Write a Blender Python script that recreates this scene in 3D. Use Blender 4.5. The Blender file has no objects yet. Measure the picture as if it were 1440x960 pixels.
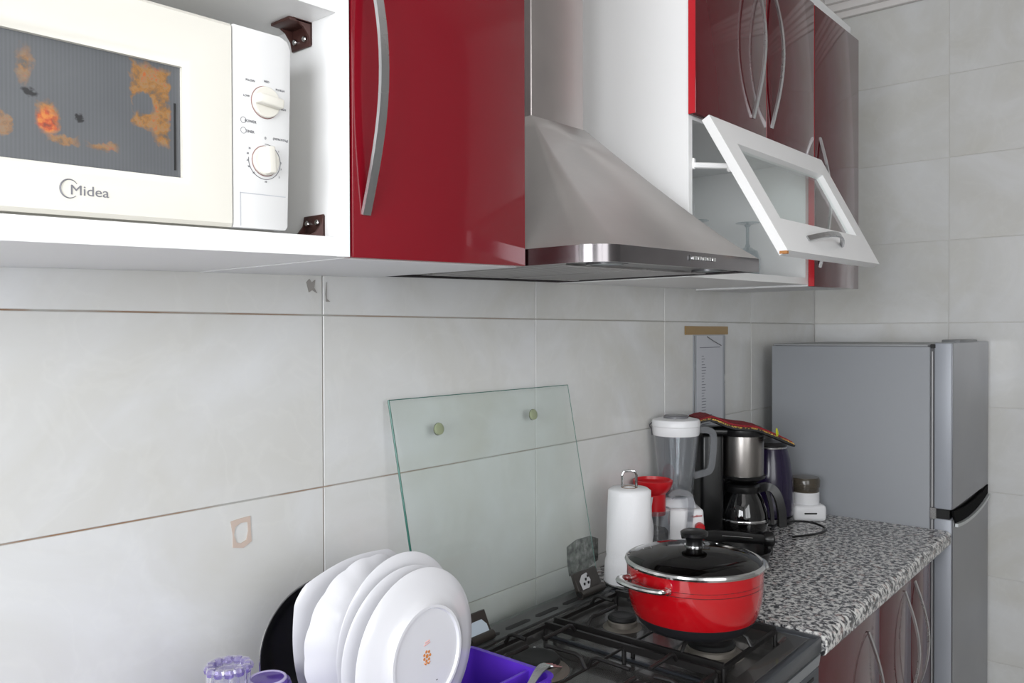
import bpy, bmesh, math, random
from mathutils import Vector, Matrix
random.seed(7)
C = bpy.context.scene
COL = C.collection
PI = math.pi

# ------------------------------------------------------------------ camera
cam_d = bpy.data.cameras.new('camera'); cam = bpy.data.objects.new('camera', cam_d); COL.objects.link(cam)
YAW, PITCH, ROLL = .6953, -.0104, -.0032
cam_d.sensor_width = 36; cam_d.lens = 1145.87 / 1440 * 36
cam_d.clip_start = .02
FW2 = Vector((math.cos(YAW), math.sin(YAW), 0)); RT = Vector((math.sin(YAW), -math.cos(YAW), 0)); UP = Vector((0, 0, 1))
fw = FW2 * math.cos(PITCH) + UP * math.sin(PITCH); up = UP * math.cos(PITCH) - FW2 * math.sin(PITCH)
rt = RT * math.cos(ROLL) + up * math.sin(ROLL); up2 = up * math.cos(ROLL) - RT * math.sin(ROLL)
R = Matrix((rt, up2, -fw)).transposed()
cam.matrix_world = Matrix.Translation((0, -1.1642, 1.51)) @ R.to_4x4()
C.camera = cam

# ------------------------------------------------------------------ world and light
w = bpy.data.worlds.new('world'); C.world = w; w.use_nodes = True
w.node_tree.nodes['Background'].inputs[0].default_value = (.80, .90, 1, 1)
w.node_tree.nodes['Background'].inputs[1].default_value = 1.0
def area(name, loc, rot, sx, sy, power, col):
    l = bpy.data.lights.new(name, 'AREA'); l.shape = 'RECTANGLE'; l.size = sx; l.size_y = sy; l.energy = power; l.color = col
    o = bpy.data.objects.new(name, l); COL.objects.link(o); o.location = loc; o.rotation_euler = rot
    return o
area('daylight_side_window', (-1.56, -1.25, 1.65), (0, -PI/2, 0), 1.3, 1.4, 40, (.97, .985, 1))      # through the side window
area('daylight_front_window', (.2, -2.36, 1.75), (PI/2, 0, 0), 1.5, 1.2, 14, (1, .985, .96))      # through the opposite window
C.view_settings.view_transform = 'Standard'; C.view_settings.look = 'None'
C.view_settings.exposure = 0.50; C.view_settings.gamma = 1; C.view_settings.use_curve_mapping = False

# ------------------------------------------------------------------ materials
def lin(c):
    return tuple((v/255/12.92 if v/255 <= .04045 else ((v/255+.055)/1.055)**2.4) for v in c) + (1,)
def mat(name, rgb, rough=.5, metal=0., coat=0., spec=.5):
    m = bpy.data.materials.new(name); m.use_nodes = True
    b = m.node_tree.nodes['Principled BSDF']
    b.inputs['Base Color'].default_value = lin(rgb); b.inputs['Roughness'].default_value = rough
    b.inputs['Metallic'].default_value = metal; b.inputs['Coat Weight'].default_value = coat
    b.inputs['Coat Roughness'].default_value = .03
    b.inputs['Specular IOR Level'].default_value = spec
    return m
class NT:
    """small helper that writes shader maths as nodes"""
    def __init__(s, m): s.m = m; s.t = m.node_tree; s.b = s.t.nodes['Principled BSDF']
    def n(s, typ, **kw):
        nd = s.t.nodes.new(typ)
        for k, v in kw.items(): setattr(nd, k, v)
        return nd
    def L(s, a, b): s.t.links.new(a, b)
    def coord(s, kind='Object'): return s.n('ShaderNodeTexCoord').outputs[kind]
    def pos(s): return s.n('ShaderNodeNewGeometry').outputs['Position']
    def mapping(s, v, scale=(1, 1, 1), loc=(0, 0, 0)):
        m = s.n('ShaderNodeMapping'); s.L(v, m.inputs[0]); m.inputs['Scale'].default_value = scale; m.inputs['Location'].default_value = loc
        return m.outputs[0]
    def noise(s, v, scale, detail=3, rough=.5, dist=0):
        m = s.n('ShaderNodeTexNoise'); s.L(v, m.inputs['Vector']); m.inputs['Scale'].default_value = scale
        m.inputs['Detail'].default_value = detail; m.inputs['Roughness'].default_value = rough; m.inputs['Distortion'].default_value = dist
        return m.outputs[0]
    def ramp(s, f, stops, interp='LINEAR'):
        r = s.n('ShaderNodeValToRGB'); s.L(f, r.inputs[0]); e = r.color_ramp.elements; r.color_ramp.interpolation = interp
        while len(e) < len(stops): e.new(.5)
        for i, (p, c) in enumerate(stops): e[i].position = p; e[i].color = c if len(c) == 4 else lin(c)
        return r.outputs[0]
    def math(s, op, a, b=None, clamp=False):
        m = s.n('ShaderNodeMath', operation=op, use_clamp=clamp)
        for i, v in enumerate((a, b)):
            if v is None: continue
            if isinstance(v, (int, float)): m.inputs[i].default_value = v
            else: s.L(v, m.inputs[i])
        return m.outputs[0]
    def mix(s, f, a, b):
        m = s.n('ShaderNodeMix', data_type='RGBA')
        for sock, v in ((m.inputs[0], f), (m.inputs[6], a), (m.inputs[7], b)):
            if isinstance(v, (int, float)): sock.default_value = v
            elif isinstance(v, tuple): sock.default_value = v if len(v) == 4 else lin(v)
            else: s.L(v, sock)
        return m.outputs[2]
    def xyz(s, v):
        m = s.n('ShaderNodeSeparateXYZ'); s.L(v, m.inputs[0]); return m.outputs
    def color(s, c): s.L(c, s.b.inputs['Base Color'])
    def bump(s, h, strength=.2, dist=.002):
        b = s.n('ShaderNodeBump'); b.inputs['Strength'].default_value = strength; b.inputs['Distance'].default_value = dist
        s.L(h, b.inputs['Height']); s.L(b.outputs[0], s.b.inputs['Normal'])

def tile_material():
    m = mat('glazed_marbled_tile', (200, 200, 198), .16); t = NT(m)
    oi = t.n('ShaderNodeObjectInfo')
    cx = t.n('ShaderNodeCombineXYZ')
    r = t.math('MULTIPLY', oi.outputs['Random'], 37.0); t.L(r, cx.inputs[0]); t.L(r, cx.inputs[2])
    va = t.n('ShaderNodeVectorMath', operation='ADD'); t.L(t.pos(), va.inputs[0]); t.L(cx.outputs[0], va.inputs[1])
    v = va.outputs[0]
    a = t.noise(v, 3.2, 5, .55, 1.2); b = t.noise(v, 9, 4, .5, .6)
    base = t.ramp(a, [(.3, (206, 205, 200)), (.5, (211, 211, 209)), (.72, (219, 220, 221))])
    vein = t.math('ABSOLUTE', t.math('SUBTRACT', b, .5))
    vm = t.ramp(vein, [(0, (255, 255, 255)), (.035, (0, 0, 0))])
    t.color(t.mix(t.math('MULTIPLY', vm, .09), base, (232, 232, 228)))
    t.bump(t.noise(v, 7, 2), .12, .004)
    return m
def grout_material():
    m = mat('stained_grout', (185, 183, 178), .85); t = NT(m)
    p = t.pos(); a = t.noise(p, 5, 4, .6); x = t.xyz(p)[0]
    near = t.math('SUBTRACT', 1.25, t.math('MULTIPLY', x, .62), True)
    s = t.math('MULTIPLY', t.ramp(a, [(.38, (0, 0, 0)), (.52, (255, 255, 255))]), near)
    fa = t.math('MULTIPLY', t.math('SUBTRACT', x, 1.6), .6, True)
    t.color(t.mix(s, t.mix(fa, (176, 175, 171), (206, 205, 202)), (150, 118, 92)))
    return m
def granite_material():
    m = mat('speckled_granite', (150, 150, 150), .22); t = NT(m)
    v = t.pos()
    a = t.noise(v, 78, 3, .6, .4); b = t.noise(v, 190, 2, .5); c = t.noise(v, 60, 2, .5)
    s = t.math('ADD', t.math('MULTIPLY', a, .75), t.math('MULTIPLY', b, .25))
    col = t.ramp(s, [(0, (34, 35, 38)), (.425, (40, 41, 44)), (.455, (112, 112, 114)), (.50, (150, 150, 151)), (.53, (206, 205, 203)), (.62, (226, 225, 222))])
    pk = t.ramp(c, [(.60, (0, 0, 0)), (.68, (255, 255, 255))])
    t.color(t.mix(t.math('MULTIPLY', pk, .35), col, (190, 160, 152)))
    return m
def steel_material(name, rgb=(190, 188, 187), rough=.32, axis=(1, 1, 60), amt=.12, metal=1.0, an=0.):
    m = mat(name, rgb, rough, metal); t = NT(m)
    if an:
        tg_ = t.n('ShaderNodeTangent', direction_type='RADIAL', axis='Z'); t.L(tg_.outputs[0], t.b.inputs['Tangent']); t.b.inputs['Anisotropic'].default_value = an
    v = t.mapping(t.coord(), axis)
    a = t.noise(v, 9, 3); c = t.noise(t.coord(), 4, 3, .6)
    t.L(t.math('ADD', t.math('MULTIPLY', a, amt), t.math('ADD', t.math('MULTIPLY', c, .22), rough - .15)), t.b.inputs['Roughness'])
    t.color(t.mix(t.ramp(c, [(.3, (0, 0, 0)), (.7, (255, 255, 255))]), lin(tuple(int(v_*.93) for v_ in rgb)), lin(rgb)))
    return m
def thin_glass(name, tint=(236, 246, 243), refl=1.0, rough=.02, body=0.0, bodycol=(200, 220, 215)):
    m = bpy.data.materials.new(name); m.use_nodes = True; nt = m.node_tree; nt.nodes.clear()
    out = nt.nodes.new('ShaderNodeOutputMaterial'); tr = nt.nodes.new('ShaderNodeBsdfTransparent'); gl = nt.nodes.new('ShaderNodeBsdfGlossy')
    fr = nt.nodes.new('ShaderNodeFresnel'); fr.inputs[0].default_value = 1.45
    tr.inputs[0].default_value = lin(tint); gl.inputs[0].default_value = (.95, .95, .95, 1); gl.inputs['Roughness'].default_value = rough
    mul = nt.nodes.new('ShaderNodeMath'); mul.operation = 'MULTIPLY'; mul.use_clamp = True; mul.inputs[1].default_value = refl
    ge = nt.nodes.new('ShaderNodeNewGeometry'); fb_ = nt.nodes.new('ShaderNodeMath'); fb_.operation = 'SUBTRACT'; fb_.use_clamp = True
    nt.links.new(fr.outputs[0], fb_.inputs[0]); nt.links.new(ge.outputs['Backfacing'], fb_.inputs[1]); nt.links.new(fb_.outputs[0], mul.inputs[0])
    mx = nt.nodes.new('ShaderNodeMixShader'); nt.links.new(mul.outputs[0], mx.inputs[0]); nt.links.new(tr.outputs[0], mx.inputs[1]); nt.links.new(gl.outputs[0], mx.inputs[2])
    last = mx
    if body:
        df = nt.nodes.new('ShaderNodeBsdfDiffuse'); df.inputs[0].default_value = lin(bodycol)
        m2 = nt.nodes.new('ShaderNodeMixShader'); m2.inputs[0].default_value = body
        nt.links.new(mx.outputs[0], m2.inputs[1]); nt.links.new(df.outputs[0], m2.inputs[2]); last = m2
    nt.links.new(last.outputs[0], out.inputs[0])
    return m
def text_lines_material():
    m = mat('printed_paper', (214, 214, 216), .6); t = NT(m)
    o = t.xyz(t.coord())
    return m

TILE = tile_material(); GROUT = grout_material(); GRANITE = granite_material()
STEEL = steel_material('brushed_steel'); STEELD = steel_material('brushed_steel_dark', (120, 120, 122), .3)
STEELV = steel_material('brushed_steel_duct', (190, 182, 180), .36, (60, 60, 1), .1, .85)
CHROME = mat('polished_chrome', (205, 205, 205), .12, 1.0)
NICKEL = steel_material('satin_nickel', (200, 201, 202), .30, (1, 1, 8), .04)
WHITE = mat('white_melamine', (238, 238, 238), .32)
CARC = mat('white_carcass_board', (232, 233, 234), .4)
UNDER = mat('pale_cabinet_underside', (214, 215, 215), .45)
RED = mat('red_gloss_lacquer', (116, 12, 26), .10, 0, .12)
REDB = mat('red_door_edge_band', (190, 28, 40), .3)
RED_SHADED = mat('shaded_red_gloss_lacquer', (80, 15, 23), .08, 0, .0)  # same red lacquer; shade on far and low doors is put into its colour
MWW = mat('microwave_cream_plastic', (220, 217, 208), .4)
MWP = mat('microwave_panel_plastic', (220, 220, 220), .4)
BLACK = mat('black_plastic', (18, 18, 19), .28)
BLACKM = mat('black_matt', (20, 20, 21), .6)
ENAMEL = mat('black_enamel', (54, 53, 52), .24, 0, .3)
IRON = mat('cast_black_grate', (22, 20, 20), .5)
PLATEW = mat('white_porcelain', (216, 216, 220), .16, 0, .2)
PURPLE = mat('purple_plastic', (92, 50, 190), .3)
GREY = mat('grey_print', (105, 105, 110), .6)
BROWN = mat('brown_plastic_bracket', (70, 42, 38), .4)
CEIL = mat('white_ceiling_plaster', (226, 222, 220), .8)
PAINT = mat('light_wall_paint', (205, 206, 205), .6)
FLOORM = mat('floor_tile', (176, 172, 166), .25)
PANE = thin_glass('clear_pane', (248, 251, 250), 1.0, .03)
LIDG = thin_glass('hob_lid_glass', (251, 253, 252), .8, .02, .03, (206, 220, 217))
CLEAR = thin_glass('clear_plastic', (232, 234, 236), 3, .06, .10, (190, 192, 196))
CRYSTAL = thin_glass('cut_glass', (240, 240, 246), 5, .05, .16, (214, 212, 226))
EDGEG = mat('green_glass_edge', (46, 104, 92), .2)
PAPER = mat('paper_towel', (240, 240, 241), .9)

# ------------------------------------------------------------------ geometry helpers
SH = None          # (slope, x0): slight sag of the hung upper units along the wall
def B(): return bmesh.new()
def merge(bm, o, mtx=None):
    if mtx: o.transform(mtx)
    me = bpy.data.meshes.new('t'); o.to_mesh(me); bm.from_mesh(me); bpy.data.meshes.remove(me); o.free()
def box(bm, x0, x1, y0, y1, z0, z1, bev=0., seg=1, mtx=None):
    o = B(); bmesh.ops.create_cube(o, size=1)
    for v in o.verts: v.co = Vector(((x0+x1)/2 + v.co.x*(x1-x0), (y0+y1)/2 + v.co.y*(y1-y0), (z0+z1)/2 + v.co.z*(z1-z0)))
    if bev: bmesh.ops.bevel(o, geom=o.edges[:], offset=bev, segments=seg, profile=.5, affect='EDGES')
    merge(bm, o, mtx)
    return bm
def quadprism(bm, pts, ext, bev=0., seg=1):
    """closed polygon pts (3d) extruded by vector ext"""
    o = B(); a = [o.verts.new(p) for p in pts]; e = Vector(ext); b = [o.verts.new(Vector(p)+e) for p in pts]
    o.faces.new(a); o.faces.new(b[::-1]); n = len(a)
    for i in range(n): o.faces.new((a[i], b[i], b[(i+1) % n], a[(i+1) % n]))
    bmesh.ops.recalc_face_normals(o, faces=o.faces[:])
    if bev: bmesh.ops.bevel(o, geom=o.edges[:], offset=bev, segments=seg, profile=.5, affect='EDGES')
    merge(bm, o)
    return bm
def lathe(bm, prof, c=(0, 0, 0), seg=40, wave=None, mtx=None):
    """prof [(r,z)...] round the z axis at c; wave(angle,r,z)->radius factor"""
    o = B(); rings = []
    for r, z in prof:
        if r < 1e-6: rings.append([o.verts.new((0, 0, z))])
        else:
            ring = []
            for i in range(seg):
                a = 2*PI*i/seg; k = wave(a, r, z) if wave else 1
                ring.append(o.verts.new((r*k*math.cos(a), r*k*math.sin(a), z)))
            rings.append(ring)
    for p, q in zip(rings, rings[1:]):
        if len(p) == 1 and len(q) == 1: continue
        for i in range(seg):
            j = (i+1) % seg
            if len(p) == 1: o.faces.new((p[0], q[j], q[i]))
            elif len(q) == 1: o.faces.new((p[i], p[j], q[0]))
            else: o.faces.new((p[i], p[j], q[j], q[i]))
    bmesh.ops.recalc_face_normals(o, faces=o.faces[:])
    if mtx: o.transform(mtx)
    merge(bm, o, Matrix.Translation(c))
    return bm
def smoothpath(pts, n=6):
    pts = [Vector(p) for p in pts]; out = []
    P = [pts[0]*2-pts[1]] + pts + [pts[-1]*2-pts[-2]]
    for i in range(1, len(P)-2):
        for k in range(n):
            t = k/n; a, b, c, d = P[i-1], P[i], P[i+1], P[i+2]
            out.append(.5*((2*b)+(-a+c)*t+(2*a-5*b+4*c-d)*t*t+(-a+3*b-3*c+d)*t**3))
    out.append(pts[-1])
    return out
def sweep(bm, path, sec, closed=False, upv=(0, 0, 1), scale=None):
    """sweep a section [(a,b)...] along a path"""
    o = B(); path = [Vector(p) for p in path]; n = len(path); rings = []; upv = Vector(upv)
    for i, p in enumerate(path):
        if closed: t = path[(i+1) % n]-path[i-1]
        else: t = path[min(i+1, n-1)]-path[max(i-1, 0)]
        t.normalize(); s = t.cross(upv)
        if s.length < 1e-3: s = t.cross(Vector((1, 0, .01)))
        s.normalize(); u = s.cross(t).normalized(); k = scale[i] if scale else 1
        rings.append([o.verts.new(p+s*a*k+u*b*k) for a, b in sec])
    m = len(sec)
    for i in range(n if closed else n-1):
        p, q = rings[i], rings[(i+1) % n]
        for j in range(m): o.faces.new((p[j], p[(j+1) % m], q[(j+1) % m], q[j]))
    if not closed: o.faces.new(rings[0]); o.faces.new(rings[-1][::-1])
    bmesh.ops.recalc_face_normals(o, faces=o.faces[:])
    merge(bm, o)
    return bm
def circ(r, n=8): return [(r*math.cos(2*PI*i/n), r*math.sin(2*PI*i/n)) for i in range(n)]
def tube(bm, path, r, n=8, smooth=0, **k): return sweep(bm, smoothpath(path, smooth) if smooth else path, circ(r, n), **k)
def cyl(bm, c, r, h, axis='z', seg=24, bev=0.):
    pr = [(0, 0), (r-bev, 0), (r, bev), (r, h-bev), (r-bev, h), (0, h)] if bev else [(0, 0), (r, 0), (r, h), (0, h)]
    mt = {'z': None, 'y': Matrix.Rotation(PI/2, 4, 'X'), 'x': Matrix.Rotation(PI/2, 4, 'Y')}[axis]   # 'y' points to -y, 'x' to +x
    return lathe(bm, pr, c, seg, mtx=mt)
def origin(p):
    v = Vector((0, 0, 0))
    while p is not None: v += p.location; p = p.parent
    return v
def obj(name, bm, m, parent=None, loc=None, ang=35, local=False, label=None):
    """one mesh object; verts are given in world space unless local"""
    if SH and not local:
        for v in bm.verts: v.co.z += SH[0]*(v.co.x-SH[1])
    off = origin(parent)
    if loc: off = off + (Vector(loc) - off)
    if not local: bmesh.ops.translate(bm, verts=bm.verts[:], vec=-off)
    me = bpy.data.meshes.new(name); bm.to_mesh(me); bm.free(); me.materials.append(m)
    for p in me.polygons: p.use_smooth = True
    me.set_sharp_from_angle(angle=math.radians(ang))
    o = bpy.data.objects.new(name, me); COL.objects.link(o)
    if parent: o.parent = parent
    if loc: o.location = Vector(loc) - origin(parent)
    if label: o['label'] = label
    return o
def thing(name, label, cat, loc, group=None, rot=None):
    o = bpy.data.objects.new(name, None); COL.objects.link(o); o.location = loc; o.empty_display_size = .05
    if rot: o.rotation_euler = rot
    o['label'] = label; o['category'] = cat
    if group: o['group'] = group
    return o
def tag(o, label, cat, group=None):
    o['label'] = label; o['category'] = cat
    if group: o['group'] = group
    return o
def struct(o): o['kind'] = 'structure'; return o
def copy_tree(o, loc, label=None, rot=None, parent=None):
    c = o.copy(); COL.objects.link(c); c.parent = parent
    if loc is not None: c.location = loc
    if label: c['label'] = label
    if rot: c.rotation_euler = rot
    for ch in [x for x in bpy.data.objects if x.parent is o]: copy_tree(ch, None, parent=c)
    return c
def text(name, body, size, mtx, m, parent, ext=.0002, local=False, sx=1.):
    cu = bpy.data.curves.new('t', 'FONT'); cu.body = body; cu.size = size; cu.extrude = ext; cu.align_x = 'CENTER'; cu.align_y = 'CENTER'; cu.resolution_u = 3
    o = bpy.data.objects.new('t', cu); COL.objects.link(o)
    bpy.context.view_layer.update()
    me = bpy.data.meshes.new_from_object(o); bpy.data.objects.remove(o)
    bm = B(); bm.from_mesh(me); bpy.data.meshes.remove(me)
    bmesh.ops.scale(bm, vec=(sx, 1, 1), verts=bm.verts[:]); bm.transform(mtx)
    return obj(name, bm, m, parent, local=local)
FRONT = Matrix.Rotation(PI/2, 4, 'X')          # text plane facing -y
T = Matrix.Translation

# ------------------------------------------------------------------ room shell
XL, XE, YO, ZC = -1.52, 3.294, -2.32, 2.86
wb = struct(obj('wall_back', box(B(), XL-.1, XE+.1, .0035, .12, 0, ZC), GROUT, loc=(XL, 0, 0)))
we = struct(obj('wall_right', box(B(), XE+.0015, XE+.12, YO-.1, 0.0035, 0, ZC), GROUT, loc=(XE, 0, 0)))
TW, TH, G = .6, .3, .0012
def tile_mesh(w_, h_):
    bm = B(); b = .0012; d = .008
    b = .0009
    f = [bm.verts.new((x, 0, z)) for x, z in ((b, b), (w_-b, b), (w_-b, h_-b), (b, h_-b))]
    s = [bm.verts.new((x, b, z)) for x, z in ((0, 0), (w_, 0), (w_, h_), (0, h_))]
    k = [bm.verts.new((x, d, z)) for x, z in ((0, 0), (w_, 0), (w_, h_), (0, h_))]
    bm.faces.new(f)
    for i in range(4):
        j = (i+1) % 4; bm.faces.new((s[i], s[j], f[j], f[i])); bm.faces.new((k[i], k[j], s[j], s[i]))
    bm.faces.new(k[::-1]); bmesh.ops.recalc_face_normals(bm, faces=bm.faces[:])
    me = bpy.data.meshes.new('tile'); bm.to_mesh(me); bm.free(); me.materials.append(TILE); return me
cache = {}
def tiles(wall, a_edges, z_edges, back):
    for a0, a1 in zip(a_edges, a_edges[1:]):
        for z0, z1 in zip(z_edges, z_edges[1:]):
            key = (round(a1-a0, 4), round(z1-z0, 4))
            if key not in cache: cache[key] = tile_mesh(key[0]-2*G, key[1]-2*G)
            o = bpy.data.objects.new('tile', cache[key]); COL.objects.link(o); o.parent = wall
            if back: o.location = Vector((a0+G, random.uniform(0, .0005), z0+G)) - wall.location
            else: o.location = Vector((XE-random.uniform(0, .0005), -a0-G, z0+G)) - wall.location; o.rotation_euler = (0, 0, -PI/2)
zed = [.0] + [.042+.3*k for k in range(10)] + [ZC]
tiles(wb, [.8806-.6*4+.6*k for k in range(9)] + [XE], zed, True)
tiles(we, [0, .485, 1.085, 1.685, 2.285, 2.32], zed, False)
struct(obj('floor', box(B(), XL-.1, XE+.1, YO-.1, .12, -.08, 0), FLOORM))
struct(obj('ceiling', box(B(), XL-.1, XE+.1, YO-.1, .12, ZC, ZC+.08), CEIL))
# side wall and opposite wall, each with a window opening
wl = B(); box(wl, XL-.12, XL, YO-.1, .12, 0, .95); box(wl, XL-.12, XL, YO-.1, .12, 2.35, ZC); box(wl, XL-.12, XL, -.5, .12, .95, 2.35); box(wl, XL-.12, XL, YO-.1, -2.0, .95, 2.35)
struct(obj('wall_left', wl, PAINT))
wf = B(); box(wf, XL, XE+.12, YO-.12, YO, 0, 1.1); box(wf, XL, XE+.12, YO-.12, YO, 2.4, ZC); box(wf, XL, -.6, YO-.12, YO, 1.1, 2.4); box(wf, 1.0, XE+.12, YO-.12, YO, 1.1, 2.4)
struct(obj('wall_front', wf, PAINT))
def window(name, ax, c, a0, a1, z0, z1):
    bm = B(); r = .045
    for (p, q, s, t_) in ((a0, a1, z0, z0+r), (a0, a1, z1-r, z1), (a0, a0+r, z0, z1), (a1-r, a1, z0, z1), ((a0+a1)/2-r/2, (a0+a1)/2+r/2, z0, z1)):
        if ax == 'x': box(bm, c, c+.05, p, q, s, t_)
        else: box(bm, p, q, c, c+.05, s, t_)
    return struct(obj(name, bm, WHITE))
window('window_1', 'x', XL-.035, -2.0, -.5, .95, 2.35); window('window_2', 'y', YO-.035, -.6, 1.0, 1.1, 2.4)
# plaster cornice in steps under the ceiling
def cornice(name, run, side):
    bm = B()
    for dz, dd in ((.128, .022), (.105, .045), (.075, .06), (.05, .10), (.026, .125)):
        if side == 'right': box(bm, XE-dd, XE, run[0], run[1], ZC-dz, ZC-dz+.03, .004, 2)
        else: box(bm, run[0], run[1], -dd, 0, ZC-dz, ZC-dz+.03, .004, 2)
    return struct(obj(name, bm, CEIL))
cornice('trim_1', (YO, 0), 'right'); cornice('trim_2', (XL, XE), 'back')

# flat marks left on the tiles
def patch(pts, y=-.0012):
    return quadprism(B(), [(x, y, z) for x, z in pts], (0, .0012, 0))
gl = mat('old_adhesive', (196, 178, 166), .8); gm = mat('grey_mortar_smear', (150, 146, 142), .9)
bm = B()
ring = [(.700, 1.214), (.717, 1.216), (.735, 1.217), (.7355, 1.195), (.737, 1.176), (.722, 1.168), (.7035, 1.172), (.704, 1.19)]
inn = [(.708, 1.204), (.718, 1.209), (.730, 1.208), (.731, 1.193), (.7275, 1.180), (.718, 1.176), (.710, 1.179), (.7055, 1.192)]
for i in range(8):
    j = (i+1) % 8; quadprism(bm, [(ring[i][0], -.0014, ring[i][1]), (ring[j][0], -.0014, ring[j][1]), (inn[j][0], -.0014, inn[j][1]), (inn[i][0], -.0014, inn[i][1])], (0, .0013, 0))
tag(obj('adhesive_mark', bm, gl, loc=(.718, 0, 1.17)), 'small square ring of old brown adhesive on the left wall tile above the plates', 'stain')
bm = B(); quadprism(bm, [(x, -.0014, z) for x, z in ((.846, 1.598), (.852, 1.604), (.857, 1.598), (.864, 1.603), (.862, 1.589), (.868, 1.58), (.858, 1.585), (.851, 1.581))], (0, .0013, 0))
quadprism(bm, [(x, -.0014, z) for x, z in ((.886, 1.580), (.888, 1.60), (.8885, 1.571), (.896, 1.566), (.887, 1.566))], (0, .0013, 0))
tag(obj('mortar_smear', bm, gm, loc=(.857, 0, 1.58)), 'small grey mortar smear on the wall tile just under the upper cabinets', 'stain')
rp = mat('rough_grey_repair', (122, 124, 120), .9); t = NT(rp)
t.color(t.ramp(t.noise(t.pos(), 60, 4, .6), [(.35, (70, 72, 70)), (.55, (128, 130, 126)), (.7, (165, 165, 160))]))
tag(obj('mortar_patch', patch([(1.60, .99), (1.64, 1.0), (1.70, .998), (1.735, .985), (1.735, .93), (1.66, .913), (1.61, .916), (1.602, .95)]), rp, loc=(1.66, 0, .913)), 'rough dark grey repair patch on the wall tile behind the glass hob lid', 'stain')

# ------------------------------------------------------------------ upper units
SH = (.032, .45)
# open unit holding the microwave
ZB = 1.5985
t1 = thing('open_wall_unit', 'white open wall cabinet niche holding the microwave', 'cabinet', (.05, 0, ZB))
obj('bottom_board', box(B(), -.62, .630, -.36, 0, ZB, ZB+.024, .0006), WHITE, t1)
obj('top_board', box(B(), -.62, .630, -.36, 0, ZB+.297, ZB+.327, .0006), WHITE, t1)
obj('side_panel', box(B(), .630, .6505, -.36, 0, ZB, 2.41, .0006), WHITE, t1)
obj('side_panel', box(B(), -.64, -.62, -.36, 0, ZB, 2.41), WHITE, t1)
obj('back_panel', box(B(), -.62, .63, -.004, 0, ZB, 2.41), CARC, t1)
obj('upper_board', box(B(), -.62, .63, -.36, 0, 2.39, 2.41), WHITE, t1)
def bracket(z, up_, lab, dy=0):
    t = thing('shelf_bracket', lab, 'bracket', (.63, -.31, z), 'brown plastic brackets in the microwave niche')
    s = 1 if up_ else -1
    b = B()
    box(b, .6265, .630, -.331, -.283, min(z, z+s*.030), max(z, z+s*.030), .0012, 2)
    box(b, .596, .630, -.331, -.283, min(z, z+s*.004), max(z, z+s*.004), .0012, 2)
    for yy in (-.331, -.2865):
        quadprism(b, [(.630, yy, z), (.602, yy, z), (.617, yy, z+s*.008), (.625, yy, z+s*.018), (.627, yy, z+s*.028), (.630, yy, z+s*.028)], (0, .0035, 0))
    for v in b.verts: v.co.y = -.307+(v.co.y+.307)*.82+dy
    obj('angle', b, BROWN, t)
    for yy in (-.318, -.298):
        s1 = B(); cyl(s1, (.6225, yy+dy, z+s*.020), .0038, .005, 'x', 14, .001); obj('screw', s1, CHROME, t)
    return t
bracket(ZB+.297, False, 'dark brown corner bracket under the top board above the microwave', .014)
bracket(ZB+.024, True, 'dark brown corner bracket on the bottom board right of the microwave', -.010)

# microwave
MZ = ZB+.026
mw = thing('microwave', 'white microwave oven with rust-stained window in the open wall unit', 'microwave', (.30, -.18, MZ))
FY = -.352
obj('body', box(B(), .112, .560, -.335, -.03, MZ, MZ+.226, .006, 3), MWW, mw)
# door with a window hole, as four rails with a stepped inner bevel
wx0, wx1, wz0, wz1 = .165, .4385, MZ+.050, MZ+.1665
def frame_door(bm, x0, x1, z0, z1, y0, y1, hx0, hx1, hz0, hz1, step=.006):
    """slab with a rectangular hole whose inner sides slope in"""
    o = B()
    def ring(xa, xb, za, zb, y): return [o.verts.new(p) for p in ((xa, y, za), (xb, y, za), (xb, y, zb), (xa, y, zb))]
    e = .004
    bk = ring(x0, x1, z0, z1, y1); s1 = ring(x0, x1, z0, z1, y0+e); fo = ring(x0+e, x1-e*.3, z0+e, z1-e, y0)
    fi = ring(hx0-step, hx1+step, hz0-step, hz1+step, y0); hi = ring(hx0, hx1, hz0, hz1, y0+.004); hb = ring(hx0, hx1, hz0, hz1, y1)
    seq = [bk, s1, fo, fi, hi, hb]
    for p, q in zip(seq, seq[1:]+[bk]):
        for i in range(4): j = (i+1) % 4; o.faces.new((p[i], p[j], q[j], q[i]))
    bmesh.ops.recalc_face_normals(o, faces=o.faces[:]); merge(bm, o); return bm
door = obj('door', frame_door(B(), .112, .4945, MZ+.002, MZ+.226, FY, -.336, wx0, wx1, wz0, wz1, .009), MWW, mw)
# window with rust stains (object space: x along, z up from the microwave base centre)
wm = mat('stained_window_mesh', (92, 94, 98), .35); t = NT(wm)
oc = t.coord(); nz = t.n('ShaderNodeTexNoise'); t.L(oc, nz.inputs['Vector']); nz.inputs['Scale'].default_value = 120; nz.inputs['Detail'].default_value = 5
vm = t.n('ShaderNodeVectorMath', operation='SUBTRACT'); t.L(nz.outputs['Color'], vm.inputs[0]); vm.inputs[1].default_value = (.5, .5, .5)
vs = t.n('ShaderNodeVectorMath', operation='SCALE'); t.L(vm.outputs[0], vs.inputs[0]); vs.inputs['Scale'].default_value = .016
va = t.n('ShaderNodeVectorMath', operation='ADD'); t.L(oc, va.inputs[0]); t.L(vs.outputs[0], va.inputs[1]); P3 = t.xyz(va.outputs[0])
def ell(x, z, rx, rz, soft=.25):
    dx = t.math('DIVIDE', t.math('SUBTRACT', P3[0], x-.30), rx); dz = t.math('DIVIDE', t.math('SUBTRACT', P3[2], z-1.6245), rz)
    d = t.math('SQRT', t.math('ADD', t.math('MULTIPLY', dx, dx), t.math('MULTIPLY', dz, dz)))
    return t.math('DIVIDE', t.math('SUBTRACT', 1.0, d), soft, True)
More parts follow.
